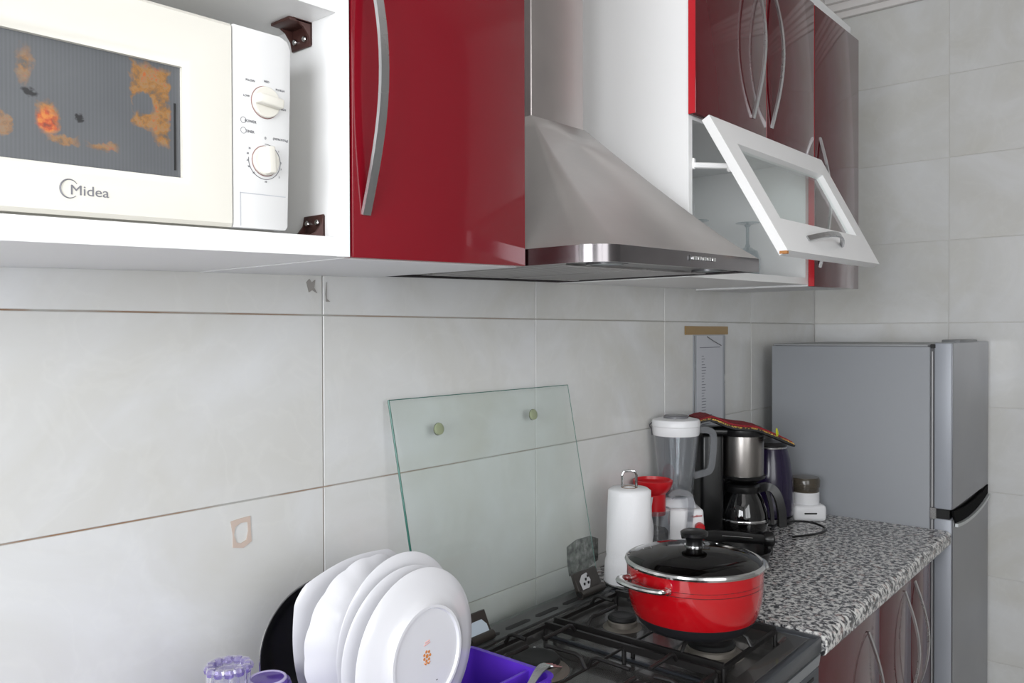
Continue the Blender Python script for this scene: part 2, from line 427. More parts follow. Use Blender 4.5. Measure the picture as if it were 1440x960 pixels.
def rect(x, z, rx, rz, soft=.15):
    dx = t.math('DIVIDE', t.math('ABSOLUTE', t.math('SUBTRACT', P3[0], x-.30)), rx); dz = t.math('DIVIDE', t.math('ABSOLUTE', t.math('SUBTRACT', P3[2], z-1.6245)), rz)
    return t.math('DIVIDE', t.math('SUBTRACT', 1.0, t.math('MAXIMUM', dx, dz)), soft, True)
def sub(a, b): return t.math('SUBTRACT', a, b, True)
def mx_(a, b): return t.math('MAXIMUM', a, b)
ringm = sub(sub(sub(rect(.4065, 1.745, .0215, .043), ell(.400, 1.745, .0125, .0135)), ell(.394, 1.704, .022, .021)), t.math('MULTIPLY', ell(.388, 1.737, .006, .012, .5), .8))
lab_ = t.noise(oc, 85, 6, .7)
patches = mx_(mx_(ringm, ell(.308, 1.712, .0125, .018, .4)), mx_(t.math('MULTIPLY', ell(.289, 1.757, .008, .022, .6), .8), t.math('MULTIPLY', ell(.270, 1.70, .008, .012), .7)))
streak = t.math('MULTIPLY', mx_(rect(.360, 1.694, .018, .0045, .5), rect(.322, 1.694, .016, .005, .5)), .8)
patches = mx_(patches, streak)
rust = t.ramp(lab_, [(.34, (92, 84, 76)), (.43, (124, 92, 58)), (.50, (152, 104, 48)), (.56, (140, 114, 80)), (.64, (172, 88, 34))])
hot = t.ramp(t.noise(oc, 130, 3), [(.38, (128, 56, 34)), (.5, (182, 76, 30)), (.62, (200, 122, 48))])
rust2 = t.mix(ell(.307, 1.708, .013, .016, .5), rust, hot)
sx = t.math('SINE', t.math('MULTIPLY', t.xyz(oc)[0], 1750)); stripes = t.math('MULTIPLY', t.math('ADD', sx, 1), .03)
base = t.mix(t.noise(oc, 12, 4), (76, 78, 82), (94, 96, 99)); base = t.mix(stripes, base, (150, 152, 156))
burn = t.math('MULTIPLY', mx_(ell(.2935, 1.733, .0085, .005, .4), ell(.336, 1.718, .004, .0035, .5)), .95)
col = t.mix(t.math('MULTIPLY', patches, .93), base, rust2); t.color(t.mix(burn, col, (24, 24, 26)))
obj('window_pane', box(B(), wx0-.002, wx1+.002, FY+.009, FY+.013, wz0-.002, wz1+.002), wm, door)
obj('window_slot', box(B(), .4315, .4335, FY+.0082, FY+.0095, wz0+.008, wz0+.078), BLACKM, door)
obj('control_panel', quadprism(B(), [(.4955, FY, MZ+.002), (.562, FY, MZ+.002), (.565, FY, MZ+.006), (.5665, FY, MZ+.06), (.5695, FY, MZ+.16), (.570, FY, MZ+.213), (.566, FY, MZ+.222), (.556, FY, MZ+.226), (.4955, FY, MZ+.226)], (0, .018, 0), .0012, 2), MWP, mw)
b = B()
for (x0, x1, z0, z1) in ((.503, .562, MZ+.0405, MZ+.0415), (.5025, .5035, MZ+.004, MZ+.0415)): box(b, x0, x1, FY-.0004, FY+.001, z0, z1)
obj('button_seam', b, mat('pale_groove', (186, 188, 194), .6), mw)
def knob(x, z, r, ang):
    k = B(); cyl(k, (x, FY+.001, z), r, .006, 'y', 40, .001)
    kk = obj('knob', k, MWW, mw)
    g = B()
    mt = T((x, FY-.005, z)) @ Matrix.Rotation(ang, 4, 'Y')
    box(g, -r*.93, r*.93, -.010, .002, -.0055, .0055, .0022, 3, mtx=mt); obj('grip', g, MWW, kk)
    e = B(); tube(e, [(x+(r+.0006)*math.cos(a), FY-.0006, z+(r+.0006)*math.sin(a)) for a in [i*2*PI/40 for i in range(40)]], .0004, 6, closed=True, upv=(0, 1, 0)); obj('knob_rim', e, mat('reddish_grey_rim', (150, 110, 108), .5), kk)
K1 = (.5355, 1.7705); K2 = (.535, 1.704)
knob(K1[0], K1[1], .0175, .10); knob(K2[0], K2[1], .0165, PI/2-.08)
for s_, x, z, sz in (('LOW', .5115, 1.774, .0035), ('M.LOW', .5165, 1.792, .0035), ('MED', .5375, 1.7945, .0035), ('M.HIGH', .5555, 1.788, .0035), ('HIGH', .559, 1.7665, .0035),
                     ('POWER', .5165, 1.746, .0042), ('TIMER', .5155, 1.7345, .0042), ('(DEFROST/kg)', .5555, 1.731, .0034), ('0', .5355, 1.730, .0045), ('35', .515, 1.716, .003), ('30', .5125, 1.710, .003), ('25', .5125, 1.7025, .003),
                     ('20', .514, 1.6955, .003), ('15', .520, 1.689, .003), ('10', .5355, 1.6805, .003), ('5', .5535, 1.6875, .003), ('3', .556, 1.697, .003), ('2', .556, 1.704, .003), ('1', .553, 1.717, .003)):
    text('printed_legend', s_, sz, T((x, FY-.0003, z)) @ FRONT, GREY, mw)
b = B()
for x, z in ((.5075, 1.7465), (.5075, 1.735)): tube(b, [(x+.0034*math.cos(a), FY-.0002, z+.0034*math.sin(a)) for a in [i*2*PI/20 for i in range(20)]], .00025, 5, closed=True, upv=(0, 1, 0))
tube(b, [(K2[0]+(.0195+.0004*a)*math.cos(PI/2-a), FY-.0002, K2[1]+(.0195+.0004*a)*math.sin(PI/2-a)) for a in [i*.13 for i in range(38)]], .0004, 5, upv=(0, 1, 0))
obj('printed_ring', b, GREY, mw)
silver = mat('silver_grey_logo', (120, 120, 126), .4, .3)
text('logo_letters', 'Midea', .0135, T((.342, FY-.0003, MZ+.0255)) @ FRONT, silver, door, sx=1.12)
b = B(); n = 30; arc = [.6+i*(4.9/n) for i in range(n+1)]
sweep(b, [(.3235+.0082*math.cos(a), FY-.0003, MZ+.0268+.0088*math.sin(a)) for a in arc], circ(.0006, 5), upv=(0, 1, 0), scale=[.35+1.1*math.sin(PI*i/n)**1 for i in range(n+1)])
obj('logo_ring', b, silver, door)

# handle helper: a bowed flat strip, ends fixed to the door at y0
def bow_vertical(x, y0, z0, z1, depth, wd=.013, th=.005, n=18):
    path = [(x, y0-depth*math.sin(PI*i/n)-.001, z0+(z1-z0)*i/n) for i in range(n+1)]
    bm = B(); sweep(bm, path, [(-wd/2, -th/2), (wd/2, -th/2), (wd/2, th/2), (-wd/2, th/2)], upv=(0, -1, 0)); return bm
# left red cabinet
SH = (.028, .82)
t2 = thing('wall_cabinet', 'glossy red single-door wall cabinet left of the hood with bowed handle', 'cabinet', (.82, 0, 1.609))
obj('carcass', box(B(), .6515, .997, -.342, 0, 1.609, 2.40), CARC, t2)
d = obj('door', box(B(), .6535, .9965, -.361, -.3425, 1.6095, 2.40, .0015, 2), RED, t2)
obj('handle', bow_vertical(.674, -.361, 1.664, 2.02, .036, .0125), NICKEL, d)
# right double cabinet with lift-up flap below
SH = (.02, 2.0)
t3 = thing('wall_cabinet', 'tall wall cabinet with two red doors above an open white glass flap', 'cabinet', (1.92, 0, 1.634))
Z0, ZM, Z1 = 1.637, 1.975, 2.418
b = B(); box(b, 1.572, 1.590, -.342, 0, Z0, Z1, .0006); obj('side_panel', b, WHITE, t3)
obj('side_panel', box(B(), 2.254, 2.272, -.342, 0, Z0, Z1), WHITE, t3)
obj('bottom_board', box(B(), 1.590, 2.254, -.342, 0, Z0, Z0+.018), WHITE, t3)
obj('middle_board', box(B(), 1.590, 2.254, -.342, 0, ZM-.002, ZM+.016), CARC, t3)
obj('top_board', box(B(), 1.590, 2.254, -.342, 0, Z1-.018, Z1), CARC, t3)
obj('back_panel', box(B(), 1.590, 2.254, -.006, 0, Z0+.018, Z1-.018), CARC, t3)
SH = (.02, 1.92)
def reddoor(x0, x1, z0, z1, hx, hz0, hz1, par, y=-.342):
    dd = obj('door', box(B(), x0+.0015, x1-.0015, y-.018, y-.0005, z0, z1, .0012, 2), RED_SHADED, par)
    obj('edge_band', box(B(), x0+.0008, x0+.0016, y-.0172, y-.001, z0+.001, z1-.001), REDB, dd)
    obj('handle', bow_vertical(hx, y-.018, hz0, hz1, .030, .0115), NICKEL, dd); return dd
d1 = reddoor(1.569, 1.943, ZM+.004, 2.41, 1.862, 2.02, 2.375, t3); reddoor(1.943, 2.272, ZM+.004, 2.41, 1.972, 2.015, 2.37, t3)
SH = None
# flap: hinge line at the top front, swung out
fl = thing('glass_flap_door', '', '', (1.575, -.362, 1.966)); del fl['label']; del fl['category']
def flap():
    a = math.atan2(.166, .292); L = .338; W0, W1 = 1.574, 2.270
    def P(x, s, k):      # x along, s down the flap, k outward normal
        dy, dz = -math.sin(a), -math.cos(a); ny, nz = -math.cos(a), math.sin(a)
        return Vector((x, -.372+.020*(x-W0)/.7*(.4+s/L*.8)+dy*s+ny*k, 1.955+dz*s+nz*k + .026*(x-W0)))
    bm = B(); th = .019
    hx0, hx1, hs0, hs1 = W0+.072, W1-.075, .062, L-.083
    def ring(xa, xb, sa, sb, k): return [bm.verts.new(P(*q)) for q in ((xa, sa, k), (xb, sa, k), (xb, sb, k), (xa, sb, k))]
    r1 = ring(W0, W1, 0, L, 0); r2 = ring(W0, W1, 0, L, th); r3 = ring(hx0, hx1, hs0, hs1, th); r4 = ring(hx0, hx1, hs0, hs1, 0)
    for p, q in ((r1, r2), (r2, r3), (r3, r4), (r4, r1)):
        for i in range(4): j = (i+1) % 4; bm.faces.new((p[i], p[j], q[j], q[i]))
    bmesh.ops.recalc_face_normals(bm, faces=bm.faces[:])
    return bm, P, (hx0, hx1, hs0, hs1, th, L)
fb, FP, (hx0, hx1, hs0, hs1, th, FL) = flap()
bpy.data.objects.remove(fl)
fl = obj('flap_door', fb, WHITE, t3, ang=20)
g = B(); quadprism(g, [FP(hx0, hs0, .003), FP(hx1, hs0, .003), FP(hx1, hs1, .003), FP(hx0, hs1, .003)], FP(0, 0, .006)-FP(0, 0, .003)); obj('glass_pane', g, PANE, fl)
hb = B(); n = 16
sweep(hb, [FP(1.75+.245*i/n, FL-.040, th+.001+.030*math.sin(PI*i/n)) for i in range(n+1)], [(-.006, -.0025), (.006, -.0025), (.006, .0025), (-.006, .0025)], upv=(0, -.85, .5)); obj('handle', hb, NICKEL, fl)
c_ = B(); q0 = FP(1.5745, FL-.0005, th*.5); box(c_, 1.5735, 1.5825, q0.y-.007, q0.y+.008, q0.z-.002, q0.z+.004); obj('chipped_corner', c_, mat('bare_chipboard', (176, 122, 70), .8), fl)
st = B(); a0 = Vector((1.594, -.335, 1.872)); a1 = FP(1.60, .115, 0)
box(st, 1.590, 1.600, -.345, -.30, 1.860, 1.884, .002); tube(st, [Vector((1.597, -.335, 1.870)), a1], .0065, 8); box(st, 1.592, 1.606, a1.y-.004, a1.y+.010, a1.z-.012, a1.z+.012, .003); obj('stay_arm', st, WHITE, t3)
cy = B(); cyl(cy, (1.589, -.325, 1.80), .006, .005, 'x', 16, .001); obj('hinge_pin', cy, CHROME, t3)
# end cabinet
SH = (.02, 2.46)
t4 = thing('wall_cabinet', 'narrow red wall cabinet at the far end beside the flap cabinet', 'cabinet', (2.46, 0, 1.64))
obj('carcass', box(B(), 2.273, 2.66, -.342, 0, 1.6415, 2.42), CARC, t4)
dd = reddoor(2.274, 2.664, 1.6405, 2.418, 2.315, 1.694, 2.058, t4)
SH = None
tag(obj('top_fascia', box(B(), 1.572, 2.655, -.338, -.02, 2.437, 2.466, .001), CARC, loc=(2.1, -.2, 2.437)), 'white strip lying along the tops of the right-hand wall cabinets', 'board')
# inverted wine glasses in the flap cabinet
def wine(loc, lab):
    t = thing('wine_glass', lab, 'glass', loc)
    bm = B(); lathe(bm, [(.030, 0), (.036, .03), (.036, .055), (.028, .078), (.008, .09), (.0045, .10), (.0042, .145), (.010, .152), (.032, .156), (.033, .158), (0, .159)], loc, 32); obj('glass_body', bm, thin_glass('stemware', (232, 236, 238), 2.2, .04, .06, (210, 214, 218)), t)
    return t
wine((2.195, -.20, 1.660), 'upturned clear wine glass with its foot up inside the white flap cabinet')
wine((2.045, -.12, 1.658), 'upturned clear wine glass half hidden behind the hood slope in the flap cabinet')

# ------------------------------------------------------------------ cooker hood
SH = (.025, 1.28)
hd = thing('cooker_hood', 'stainless steel pyramid cooker hood between the red wall cabinets', 'cooker hood', (1.285, -.25, 1.622))
HZ0, HZ1 = 1.6225, 1.649; HX0, HX1, HYF = 1.0005, 1.571, -.502
def outline(r=.05, inset=0., n=8):
    x0, x1, y0 = HX0+inset, HX1-inset, HYF+inset; pts = [(x0, -.01)]
    for i in range(n+1): a = PI+PI/2*i/n; pts.append((x0+r+r*math.cos(a), y0+r+r*math.sin(a)))
    r2 = .012
    for i in range(5): a = 1.5*PI+PI/2*i/4; pts.append((x1-r2+r2*math.cos(a), y0+r2+r2*math.sin(a)))
    pts.append((x1, -.01)); return pts
oL = outline()
bm = B(); lo = [bm.verts.new((x, y, HZ0)) for x, y in oL]; hi = [bm.verts.new((x, y, HZ1)) for x, y in oL]; n = len(oL)
for i in range(n-1): bm.faces.new((lo[i], lo[i+1], hi[i+1], hi[i]))
bm.faces.new((lo[-1], lo[0], hi[0], hi[-1]))
i_in = outline(.045, .008); li = [bm.verts.new((x, y, HZ0)) for x, y in i_in]; ui = [bm.verts.new((x, y, HZ0+.008)) for x, y in i_in]
for i in range(n-1):
    bm.faces.new((lo[i], li[i], li[i+1], lo[i+1])); bm.faces.new((li[i], ui[i], ui[i+1], li[i+1]))
bm.faces.new(ui)
bmesh.ops.recalc_face_normals(bm, faces=bm.faces[:])
rim = obj('lower_band', bm, steel_material('hood_band_steel', (128, 124, 126), .2, (1, 1, 40), .08), hd)
# pyramid: loft from the band outline to the duct rectangle with a slight concave sweep
DX0, DX1, DYF, DZ = 1.200, 1.376, -.212, 1.920
def rectpts(x0, x1, y0, cnt):
    """resample so that point i of the band maps on the duct rectangle"""
    out = [(x0, -.01)]; nn = 9
    out += [(x0, y0)]*nn + [(x1, y0)]*5 + [(x1, -.01)]
    return out
bm = B(); rp_ = rectpts(DX0, DX1, DYF, n); rings = []; NS = 10
for s in range(NS+1):
    u_ = s/NS; k = u_**.90; zz = HZ1+(DZ-HZ1)*u_
    rings.append([bm.verts.new((x*(1-k)+X*k, y*(1-k)+Y*k, zz)) for (x, y), (X, Y) in zip(oL, rp_)])
for p, q in zip(rings, rings[1:]):
    for i in range(n-1): bm.faces.new((p[i], p[i+1], q[i+1], q[i]))
bmesh.ops.remove_doubles(bm, verts=bm.verts[:], dist=1e-5)
bmesh.ops.recalc_face_normals(bm, faces=bm.faces[:])
obj('canopy', bm, steel_material('canopy_steel', (196, 193, 191), .44, (1, 1, 50), .08, .85, .7), hd, ang=50)
obj('duct_cover', box(B(), DX0+.002, DX1-.002, DYF+.002, 0, DZ-.004, 2.80, .003, 2), STEELV, hd, ang=50)
b = B(); box(b, 1.02, 1.55, -.485, -.03, HZ0+.004, HZ0+.0085); fp = obj('filter_plate', b, STEELD, hd)
for x0 in (1.05, 1.30):
    f = B()
    for k in range(9): box(f, x0+.01+k*.025, x0+.022+k*.025, -.38, -.09, HZ0+.001, HZ0+.0045)
    box(f, x0, x0+.235, -.40, -.385, HZ0+.0005, HZ0+.0045); box(f, x0, x0+.235, -.085, -.07, HZ0+.0005, HZ0+.0045); obj('grease_filter', f, STEEL, hd)
for x in (1.10, 1.46):
    f = B(); lathe(f, [(.034, 0), (.034, -.004), (.028, -.004), (.026, 0), (0, .001)], (x, -.445, HZ0+.0045), 28); l = obj('spotlight', f, STEELD, hd)
    f = B(); cyl(f, (x, -.445, HZ0+.0015), .025, .002, 'z', 24); obj('lens', f, mat('frosted_lens', (150, 165, 165), .3), l)
for k in range(5):
    f = B(); box(f, 1.278+k*.0185, 1.2915+k*.0185, HYF-.003, HYF+.002, HZ0+.0125, HZ0+.0195, .0012, 2); obj('push_button', f, CHROME, hd)
f = B(); box(f, 1.264, 1.2755, HYF-.0008, HYF+.002, HZ0+.0105, HZ0+.0215, .0015, 2); obj('lamp_switch', f, STEELD, hd)
SH = None

# ------------------------------------------------------------------ right worktop and base cabinets
CT = .91
def rounded_front(bm, x0, x1, yb, yf, z0, z1, lip=.045):
    pts = [(yb, z1)]
    r = .016
    for i in range(7): a = PI/2+PI/2*i/6; pts.append((yf+r+r*math.cos(a), z1-r+r*math.sin(a)))
    for i in range(5): a = PI+PI/2*i/4; pts.append((yf+r*.8+r*.8*math.cos(a), z1-lip+r*.8+r*.8*math.sin(a)))
    pts += [(yf+.032, z1-lip), (yf+.036, z0), (yb, z0)]
    quadprism(bm, [(x0, y, z) for y, z in pts], (x1-x0, 0, 0)); return bm
tag(obj('granite_worktop', rounded_front(B(), 1.634, 2.717, -.002, -.612, CT-.022, CT), GRANITE, loc=(2.17, 0, CT-.022)), 'grey speckled granite worktop between the cooker and the fridge', 'worktop')
tag(obj('granite_worktop', rounded_front(B(), -1.3, 1.018, -.002, -.612, CT-.022, CT), GRANITE, loc=(0, 0, CT-.022)), 'granite worktop under the dish rack left of the cooker', 'worktop')
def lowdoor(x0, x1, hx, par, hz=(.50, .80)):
    dd = obj('door', box(B(), x0+.0015, x1-.0015, -.578, -.5605, .11, .858, .0012, 2), RED_SHADED, par)
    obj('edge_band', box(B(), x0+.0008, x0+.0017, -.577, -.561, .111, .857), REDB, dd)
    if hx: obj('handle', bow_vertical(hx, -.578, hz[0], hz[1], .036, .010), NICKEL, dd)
b1 = thing('base_cabinet', 'red base cabinet with curved handles between cooker and fridge', 'cabinet', (2.17, -.28, 0))
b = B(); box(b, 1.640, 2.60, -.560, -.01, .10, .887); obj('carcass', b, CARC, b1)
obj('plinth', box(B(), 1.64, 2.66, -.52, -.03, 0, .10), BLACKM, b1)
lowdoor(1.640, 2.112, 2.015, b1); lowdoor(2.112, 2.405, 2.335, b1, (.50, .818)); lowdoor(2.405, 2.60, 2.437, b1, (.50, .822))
b = B(); box(b, 2.602, 2.66, -.568, -.01, .10, .887, .001); obj('end_panel', b, RED_SHADED, b1)
b2 = thing('base_cabinet', 'red base cabinet under the worktop left of the cooker', 'cabinet', (0, -.28, 0))
obj('carcass', box(B(), -1.3, 1.01, -.560, -.01, .10, .887), CARC, b2); obj('plinth', box(B(), -1.3, 1.01, -.52, -.03, 0, .10), BLACKM, b2)
for k in range(5): lowdoor(-1.3+.462*k, -1.3+.462*(k+1), -1.3+.462*(k+1)-.05 if k % 2 == 0 else -1.3+.462*k+.05, b2)

# ------------------------------------------------------------------ fridge
fr = thing('fridge', 'silver grey two-door fridge freezer at the end of the worktop', 'fridge', (2.985, -.31, 0))
FX0, FX1 = 2.722, 3.275
FS = mat('fridge_grey_paint', (150, 153, 158), .5, spec=.3); t = NT(FS); t.bump(t.noise(t.coord(), 450, 2), .08, .0005)
FD = steel_material('fridge_door_steel', (152, 153, 158), .36, (1, 1, 1), .02)
FE = mat('fridge_door_edge', (158, 162, 170), .4, .15)
ft = obj('body', box(B(), FX0, FX1, -.552, -.055, .04, 1.464, .004, 2), FS, fr)
obj('top_cap', box(B(), FX0+.004, FX1-.004, -.545, -.062, 1.464, 1.471, .003, 2), mat('fridge_top', (150, 152, 154), .5), fr)
obj('door_gasket', box(B(), FX0+.006, FX1-.006, -.562, -.552, .06, 1.462), mat('grey_gasket', (96, 96, 98), .7), fr)
ud = obj('freezer_door', box(B(), FX0+.001, FX1, -.612, -.563, .972, 1.476, .004, 3), FE, fr)
obj('door_skin', box(B(), FX0+.003, FX1-.002, -.6145, -.611, .974, 1.475, .001), FD, ud)
obj('hinge_cover', box(B(), FX0+.18, FX0+.44, -.60, -.545, 1.471, 1.484, .003, 2), mat('hinge_grey', (120, 122, 124), .4), fr)
b = B(); box(b, FX0+.001, FX0+.012, -.568, -.553, 1.460, 1.472, .001); obj('top_hinge', b, BLACKM, fr)
ld = obj('fridge_door', box(B(), FX0+.001, FX1, -.612, -.563, .07, .943, .004, 3), FE, fr)
obj('door_skin', box(B(), FX0+.003, FX1-.002, -.6145, -.611, .072, .941, .001), FD, ld)
b = B(); box(b, FX0+.002, FX1-.002, -.606, -.563, .943, .972); obj('dark_gap', b, BLACK, fr)
# handle recess: black curved strip across the front with a pale lip beneath it
top_ = [(2.725, .970), (2.83, .960), (2.94, .956), (3.05, .957), (3.16, .963), (3.262, .974)]; bot_ = [(3.258, .944), (3.16, .929), (3.05, .921), (2.95, .919), (2.85, .922), (2.752, .930)]
b = B(); quadprism(b, [(x, -.6172, z) for x, z in top_+bot_], (0, .006, 0)); obj('grip_recess', b, mat('recess_black', (14, 14, 15), .9, spec=.1), fr)
b = B(); sweep(b, smoothpath([(x, -.620, z-.007) for x, z in bot_], 3), [(-.004, -.005), (.004, -.005), (.004, .005), (-.004, .005)]); obj('grip_lip', b, mat('pale_silver_lip', (196, 200, 200), .35, .3), fr)
b = B(); box(b, FX0-.001, FX0+.010, -.570, -.552, .940, .975, .001); obj('middle_hinge', b, CHROME, fr)
b = B()
for yy in (-.558,): box(b, FX0-.0005, FX0+.004, yy-.002, yy+.001, .08, .938); box(b, FX0-.0005, FX0+.004, yy-.002, yy+.001, .976, 1.45)
obj('gasket_line', b, mat('light_gasket', (190, 190, 192), .5), fr)

# ------------------------------------------------------------------ paper in a sleeve taped to the wall
pp = thing('wall_notice', 'printed paper list in a clear sleeve taped to the wall tiles', 'notice', (2.36, -.002, 1.20))
b = B(); quadprism(b, [(2.250, -.0022, 1.205), (2.470, -.0025, 1.205), (2.466, -.0020, 1.35), (2.467, -.0025, 1.506), (2.254, -.0022, 1.506), (2.252, -.002, 1.35)], (0, .0014, 0)); obj('sleeve', b, mat('milky_sleeve', (176, 180, 186), .18), pp)
b = B(); box(b, 2.274, 2.452, -.0032, -.0024, 1.215, 1.500); sh = obj('sheet', b, mat('sheet_paper', (196, 198, 204), .5), pp)
for k in range(26):
    b = B(); z = 1.452-.0088*k-(.008 if k > 0 else -.01); wd = random.uniform(.012, .03) if 0 < k < 22 else random.uniform(.06, .1)
    x0 = 2.305 if k else 2.292
    box(b, x0, x0+(wd if k else .14), -.0036, -.0030, z, z+.0022); obj('printed_line', b, mat('faded_ink', (120, 122, 130), .6) if k == 0 else bpy.data.materials['faded_ink'], sh)
b = B(); box(b, 2.200, 2.489, -.0042, -.0008, 1.503, 1.529); obj('parcel_tape', b, mat('brown_tape', (158, 128, 78), .3), pp, label='strip of shiny brown parcel tape across the top')
b = B(); tube(b, [(2.257, -.004, 1.50), (2.258, -.0055, 1.40), (2.256, -.004, 1.30), (2.259, -.004, 1.21)], .0011, 6, 5); tube(b, [(2.467, -.004, 1.50), (2.462, -.0055, 1.38), (2.466, -.004, 1.21)], .0011, 6, 5); tube(b, [(2.34, -.004, 1.497), (2.385, -.006, 1.482), (2.44, -.004, 1.468)], .0013, 6, 4)
obj('sleeve_crease', b, mat('sleeve_shadow_line', (112, 112, 114), .3), pp)

# ------------------------------------------------------------------ cooker
SX0, SX1, SYF, SYB, SZ = 1.022, 1.628, -.590, -.055, .906
ck = thing('gas_cooker', 'black gas cooker with four burners and raised glass lid', 'cooker', (1.325, -.32, 0))
obj('body', box(B(), SX0+.003, SX1-.003, -.565, SYB-.005, 0, SZ-.03), mat('cooker_side_grey', (110, 112, 114), .4), ck)
HOBG = mat('hob_edge_metal', (78, 82, 88), .3, .7)
def rrect(x0, x1, y0, y1, r, z, n=5):
    p = []
    for cx_, cy_, a0_ in ((x1-r, y1-r, 0), (x0+r, y1-r, PI/2), (x0+r, y0+r, PI), (x1-r, y0+r, 1.5*PI)):
        for i in range(n+1): a = a0_+PI/2*i/n; p.append((cx_+r*math.cos(a), cy_+r*math.sin(a), z))
    return p
bm = B(); lv = [rrect(SX0, SX1, SYF, SYB, .004, SZ-.032), rrect(SX0, SX1, SYF, SYB, .004, SZ-.004), rrect(SX0+.004, SX1-.004, SYF+.004, SYB-.004, .004, SZ),
                rrect(SX0+.030, SX1-.030, SYF+.035, SYB-.075, .035, SZ), rrect(SX0+.034, SX1-.034, SYF+.039, SYB-.079, .034, SZ-.004), rrect(SX0+.048, SX1-.048, SYF+.053, SYB-.093, .028, SZ-.020)]
rr = [[bm.verts.new(p) for p in l] for l in lv]
for p, q in zip(rr, rr[1:]):
    for i in range(len(p)): j = (i+1) % len(p); bm.faces.new((p[i], p[j], q[j], q[i]))
bm.faces.new(rr[-1]); bm.faces.new(rr[0][::-1]); bmesh.ops.recalc_face_normals(bm, faces=bm.faces[:])
top = obj('hob_top', bm, ENAMEL, ck, ang=30)
b = B(); box(b, SX0-.001, SX1+.001, SYF-.014, SYF+.004, SZ-.030, SZ+.001, .004, 2); obj('front_rail', b, HOBG, ck)
b = B(); box(b, SX1-.026, SX1+.001, SYF-.012, SYB, SZ-.022, SZ+.0012, .003, 2); obj('side_rail', b, HOBG, ck)
b = B(); box(b, SX0, SX1, -.122, SYB, SZ-.004, SZ+.004, .0015, 2); vs_ = obj('vent_strip', b, mat('grey_vent_strip', (92, 94, 94), .35, .4), ck)
for k in range(6):
    b = B(); x = 1.055+k*.098; o = [(x+.008, -.108), (x+.072, -.108), (x+.080, -.101), (x+.072, -.094), (x+.008, -.094), (x, -.101)]
    quadprism(b, [(X, Y, SZ+.0035) for X, Y in o], (0, 0, .0012)); obj('vent_slot', b, BLACKM, vs_)
b = B(); box(b, 1.322, 1.330, SYF+.06, -.15, SZ-.020, SZ-.0145, .001); obj('centre_seam', b, HOBG, ck)
# front control panel, oven door
pan = obj('control_panel', quadprism(B(), [(SX0, -.602, SZ-.034), (SX0, -.598, SZ-.058), (SX0, -.56, SZ-.058), (SX0, -.56, SZ-.034)], (SX1-SX0, 0, 0)), mat('panel_light_grey', (150, 154, 158), .35, .5), ck)
obj('knob_panel', box(B(), SX0, SX1, -.598, -.56, SZ-.155, SZ-.060, .002), mat('panel_dark_grey', (66, 70, 76), .35, .3), ck)
for k in range(9):
    b = B(); box(b, 1.06+k*.062, 1.10+k*.062, -.5995, -.597, SZ-.078, SZ-.071, .0008); obj('air_slot', b, BLACKM, ck)
for k in range(6):
    b = B(); cyl(b, (1.08+k*.095, -.597, SZ-.115), .018, .024, 'y', 24, .003); box(b, 1.077+k*.095, 1.083+k*.095, -.628, -.60, SZ-.131, SZ-.099, .001); obj('knob', b, BLACK, ck)
obj('oven_door', box(B(), SX0+.004, SX1-.004, -.600, -.56, .14, SZ-.162, .004, 2), BLACK, ck)
b = B(); tube(b, [(SX0+.06, -.60, .70), (SX0+.06, -.635, .70), (SX1-.06, -.635, .70), (SX1-.06, -.60, .70)], .008, 10); obj('oven_handle', b, NICKEL, ck)
ALU = mat('stained_aluminium', (140, 134, 126), .5, .6)
FZ = SZ-.020
BURN = [(1.183, -.232, .047), (1.473, -.238, .031), (1.462, -.447, .047), (1.190, -.455, .036)]
for x, y, r in BURN:
    b = B(); lathe(b, [(0, 0), (r*1.35, 0), (r*1.3, .002), (r*1.02, .005), (r*1.0, .013), (r*.92, .016), (0, .016)], (x, y, FZ), 32); bb = obj('burner', b, ALU, ck)
    b = B(); lathe(b, [(0, 0), (r*.97, 0), (r*1.0, .003), (r*.9, .008), (r*.72, .0095), (r*.60, .0075), (0, .0075)], (x, y, FZ+.0165), 32); obj('burner_cap', b, BLACKM, bb)
    b = B(); tube(b, [(x+r*1.3*math.cos(.7), y+r*1.3*math.sin(.7), FZ), (x+r*1.3*math.cos(.7), y+r*1.3*math.sin(.7), FZ+.018)], .0025, 8); obj('igniter', b, PLATEW, bb)
GZ = SZ+.032
def grate(x0, x1, y0, y1, burners):
    b = B(); r = .0038
    zf = SZ+.006
    for xx in (x0, x1):
        sweep(b, [(xx, y0, zf+.006), (xx, y1, zf+.006)], [(-.0035, -.007), (.0035, -.007), (.0035, .006), (-.0035, .006)])
        for yy in (y0, y1, (y0+y1)/2): tube(b, [(xx, yy, FZ+.001), (xx, yy, zf+.004)], .0045, 8)
    for yy in (y0, y1): sweep(b, [(x0, yy, zf+.003), (x1, yy, zf+.003)], [(-.003, -.004), (.003, -.004), (.003, .004), (-.003, .004)])
    for bx, by, br in burners:
        for sx_ in (x0, x1):
            s = 1 if bx > sx_ else -1
            tube(b, [(sx_, by, zf+.008), (sx_+s*.012, by, GZ-.004), (sx_+s*.022, by, GZ), (sx_+s*.045, by, GZ-.002), (bx-s*.024, by, GZ-.002)], r, 8)
        for yy in ((y0, (y0+y1)/2) if by < (y0+y1)/2 else ((y0+y1)/2, y1)):
            s = 1 if by > yy else -1
            tube(b, [(bx, yy, zf+.004), (bx, yy+s*.010, GZ-.004), (bx, yy+s*.020, GZ), (bx, by-s*.024, GZ-.002)], r, 8)
    tube(b, [(x0, (y0+y1)/2, zf+.004), (x1, (y0+y1)/2, zf+.004)], .0026, 6)
    return b
G1 = thing('pan_grate', 'black wire pan grate on the left half of the hob beside the purple rack', 'grate', (1.18, -.34, FZ)); obj('wire_frame', grate(1.078, 1.310, -.530, -.158, (BURN[0], BURN[3])), IRON, G1)
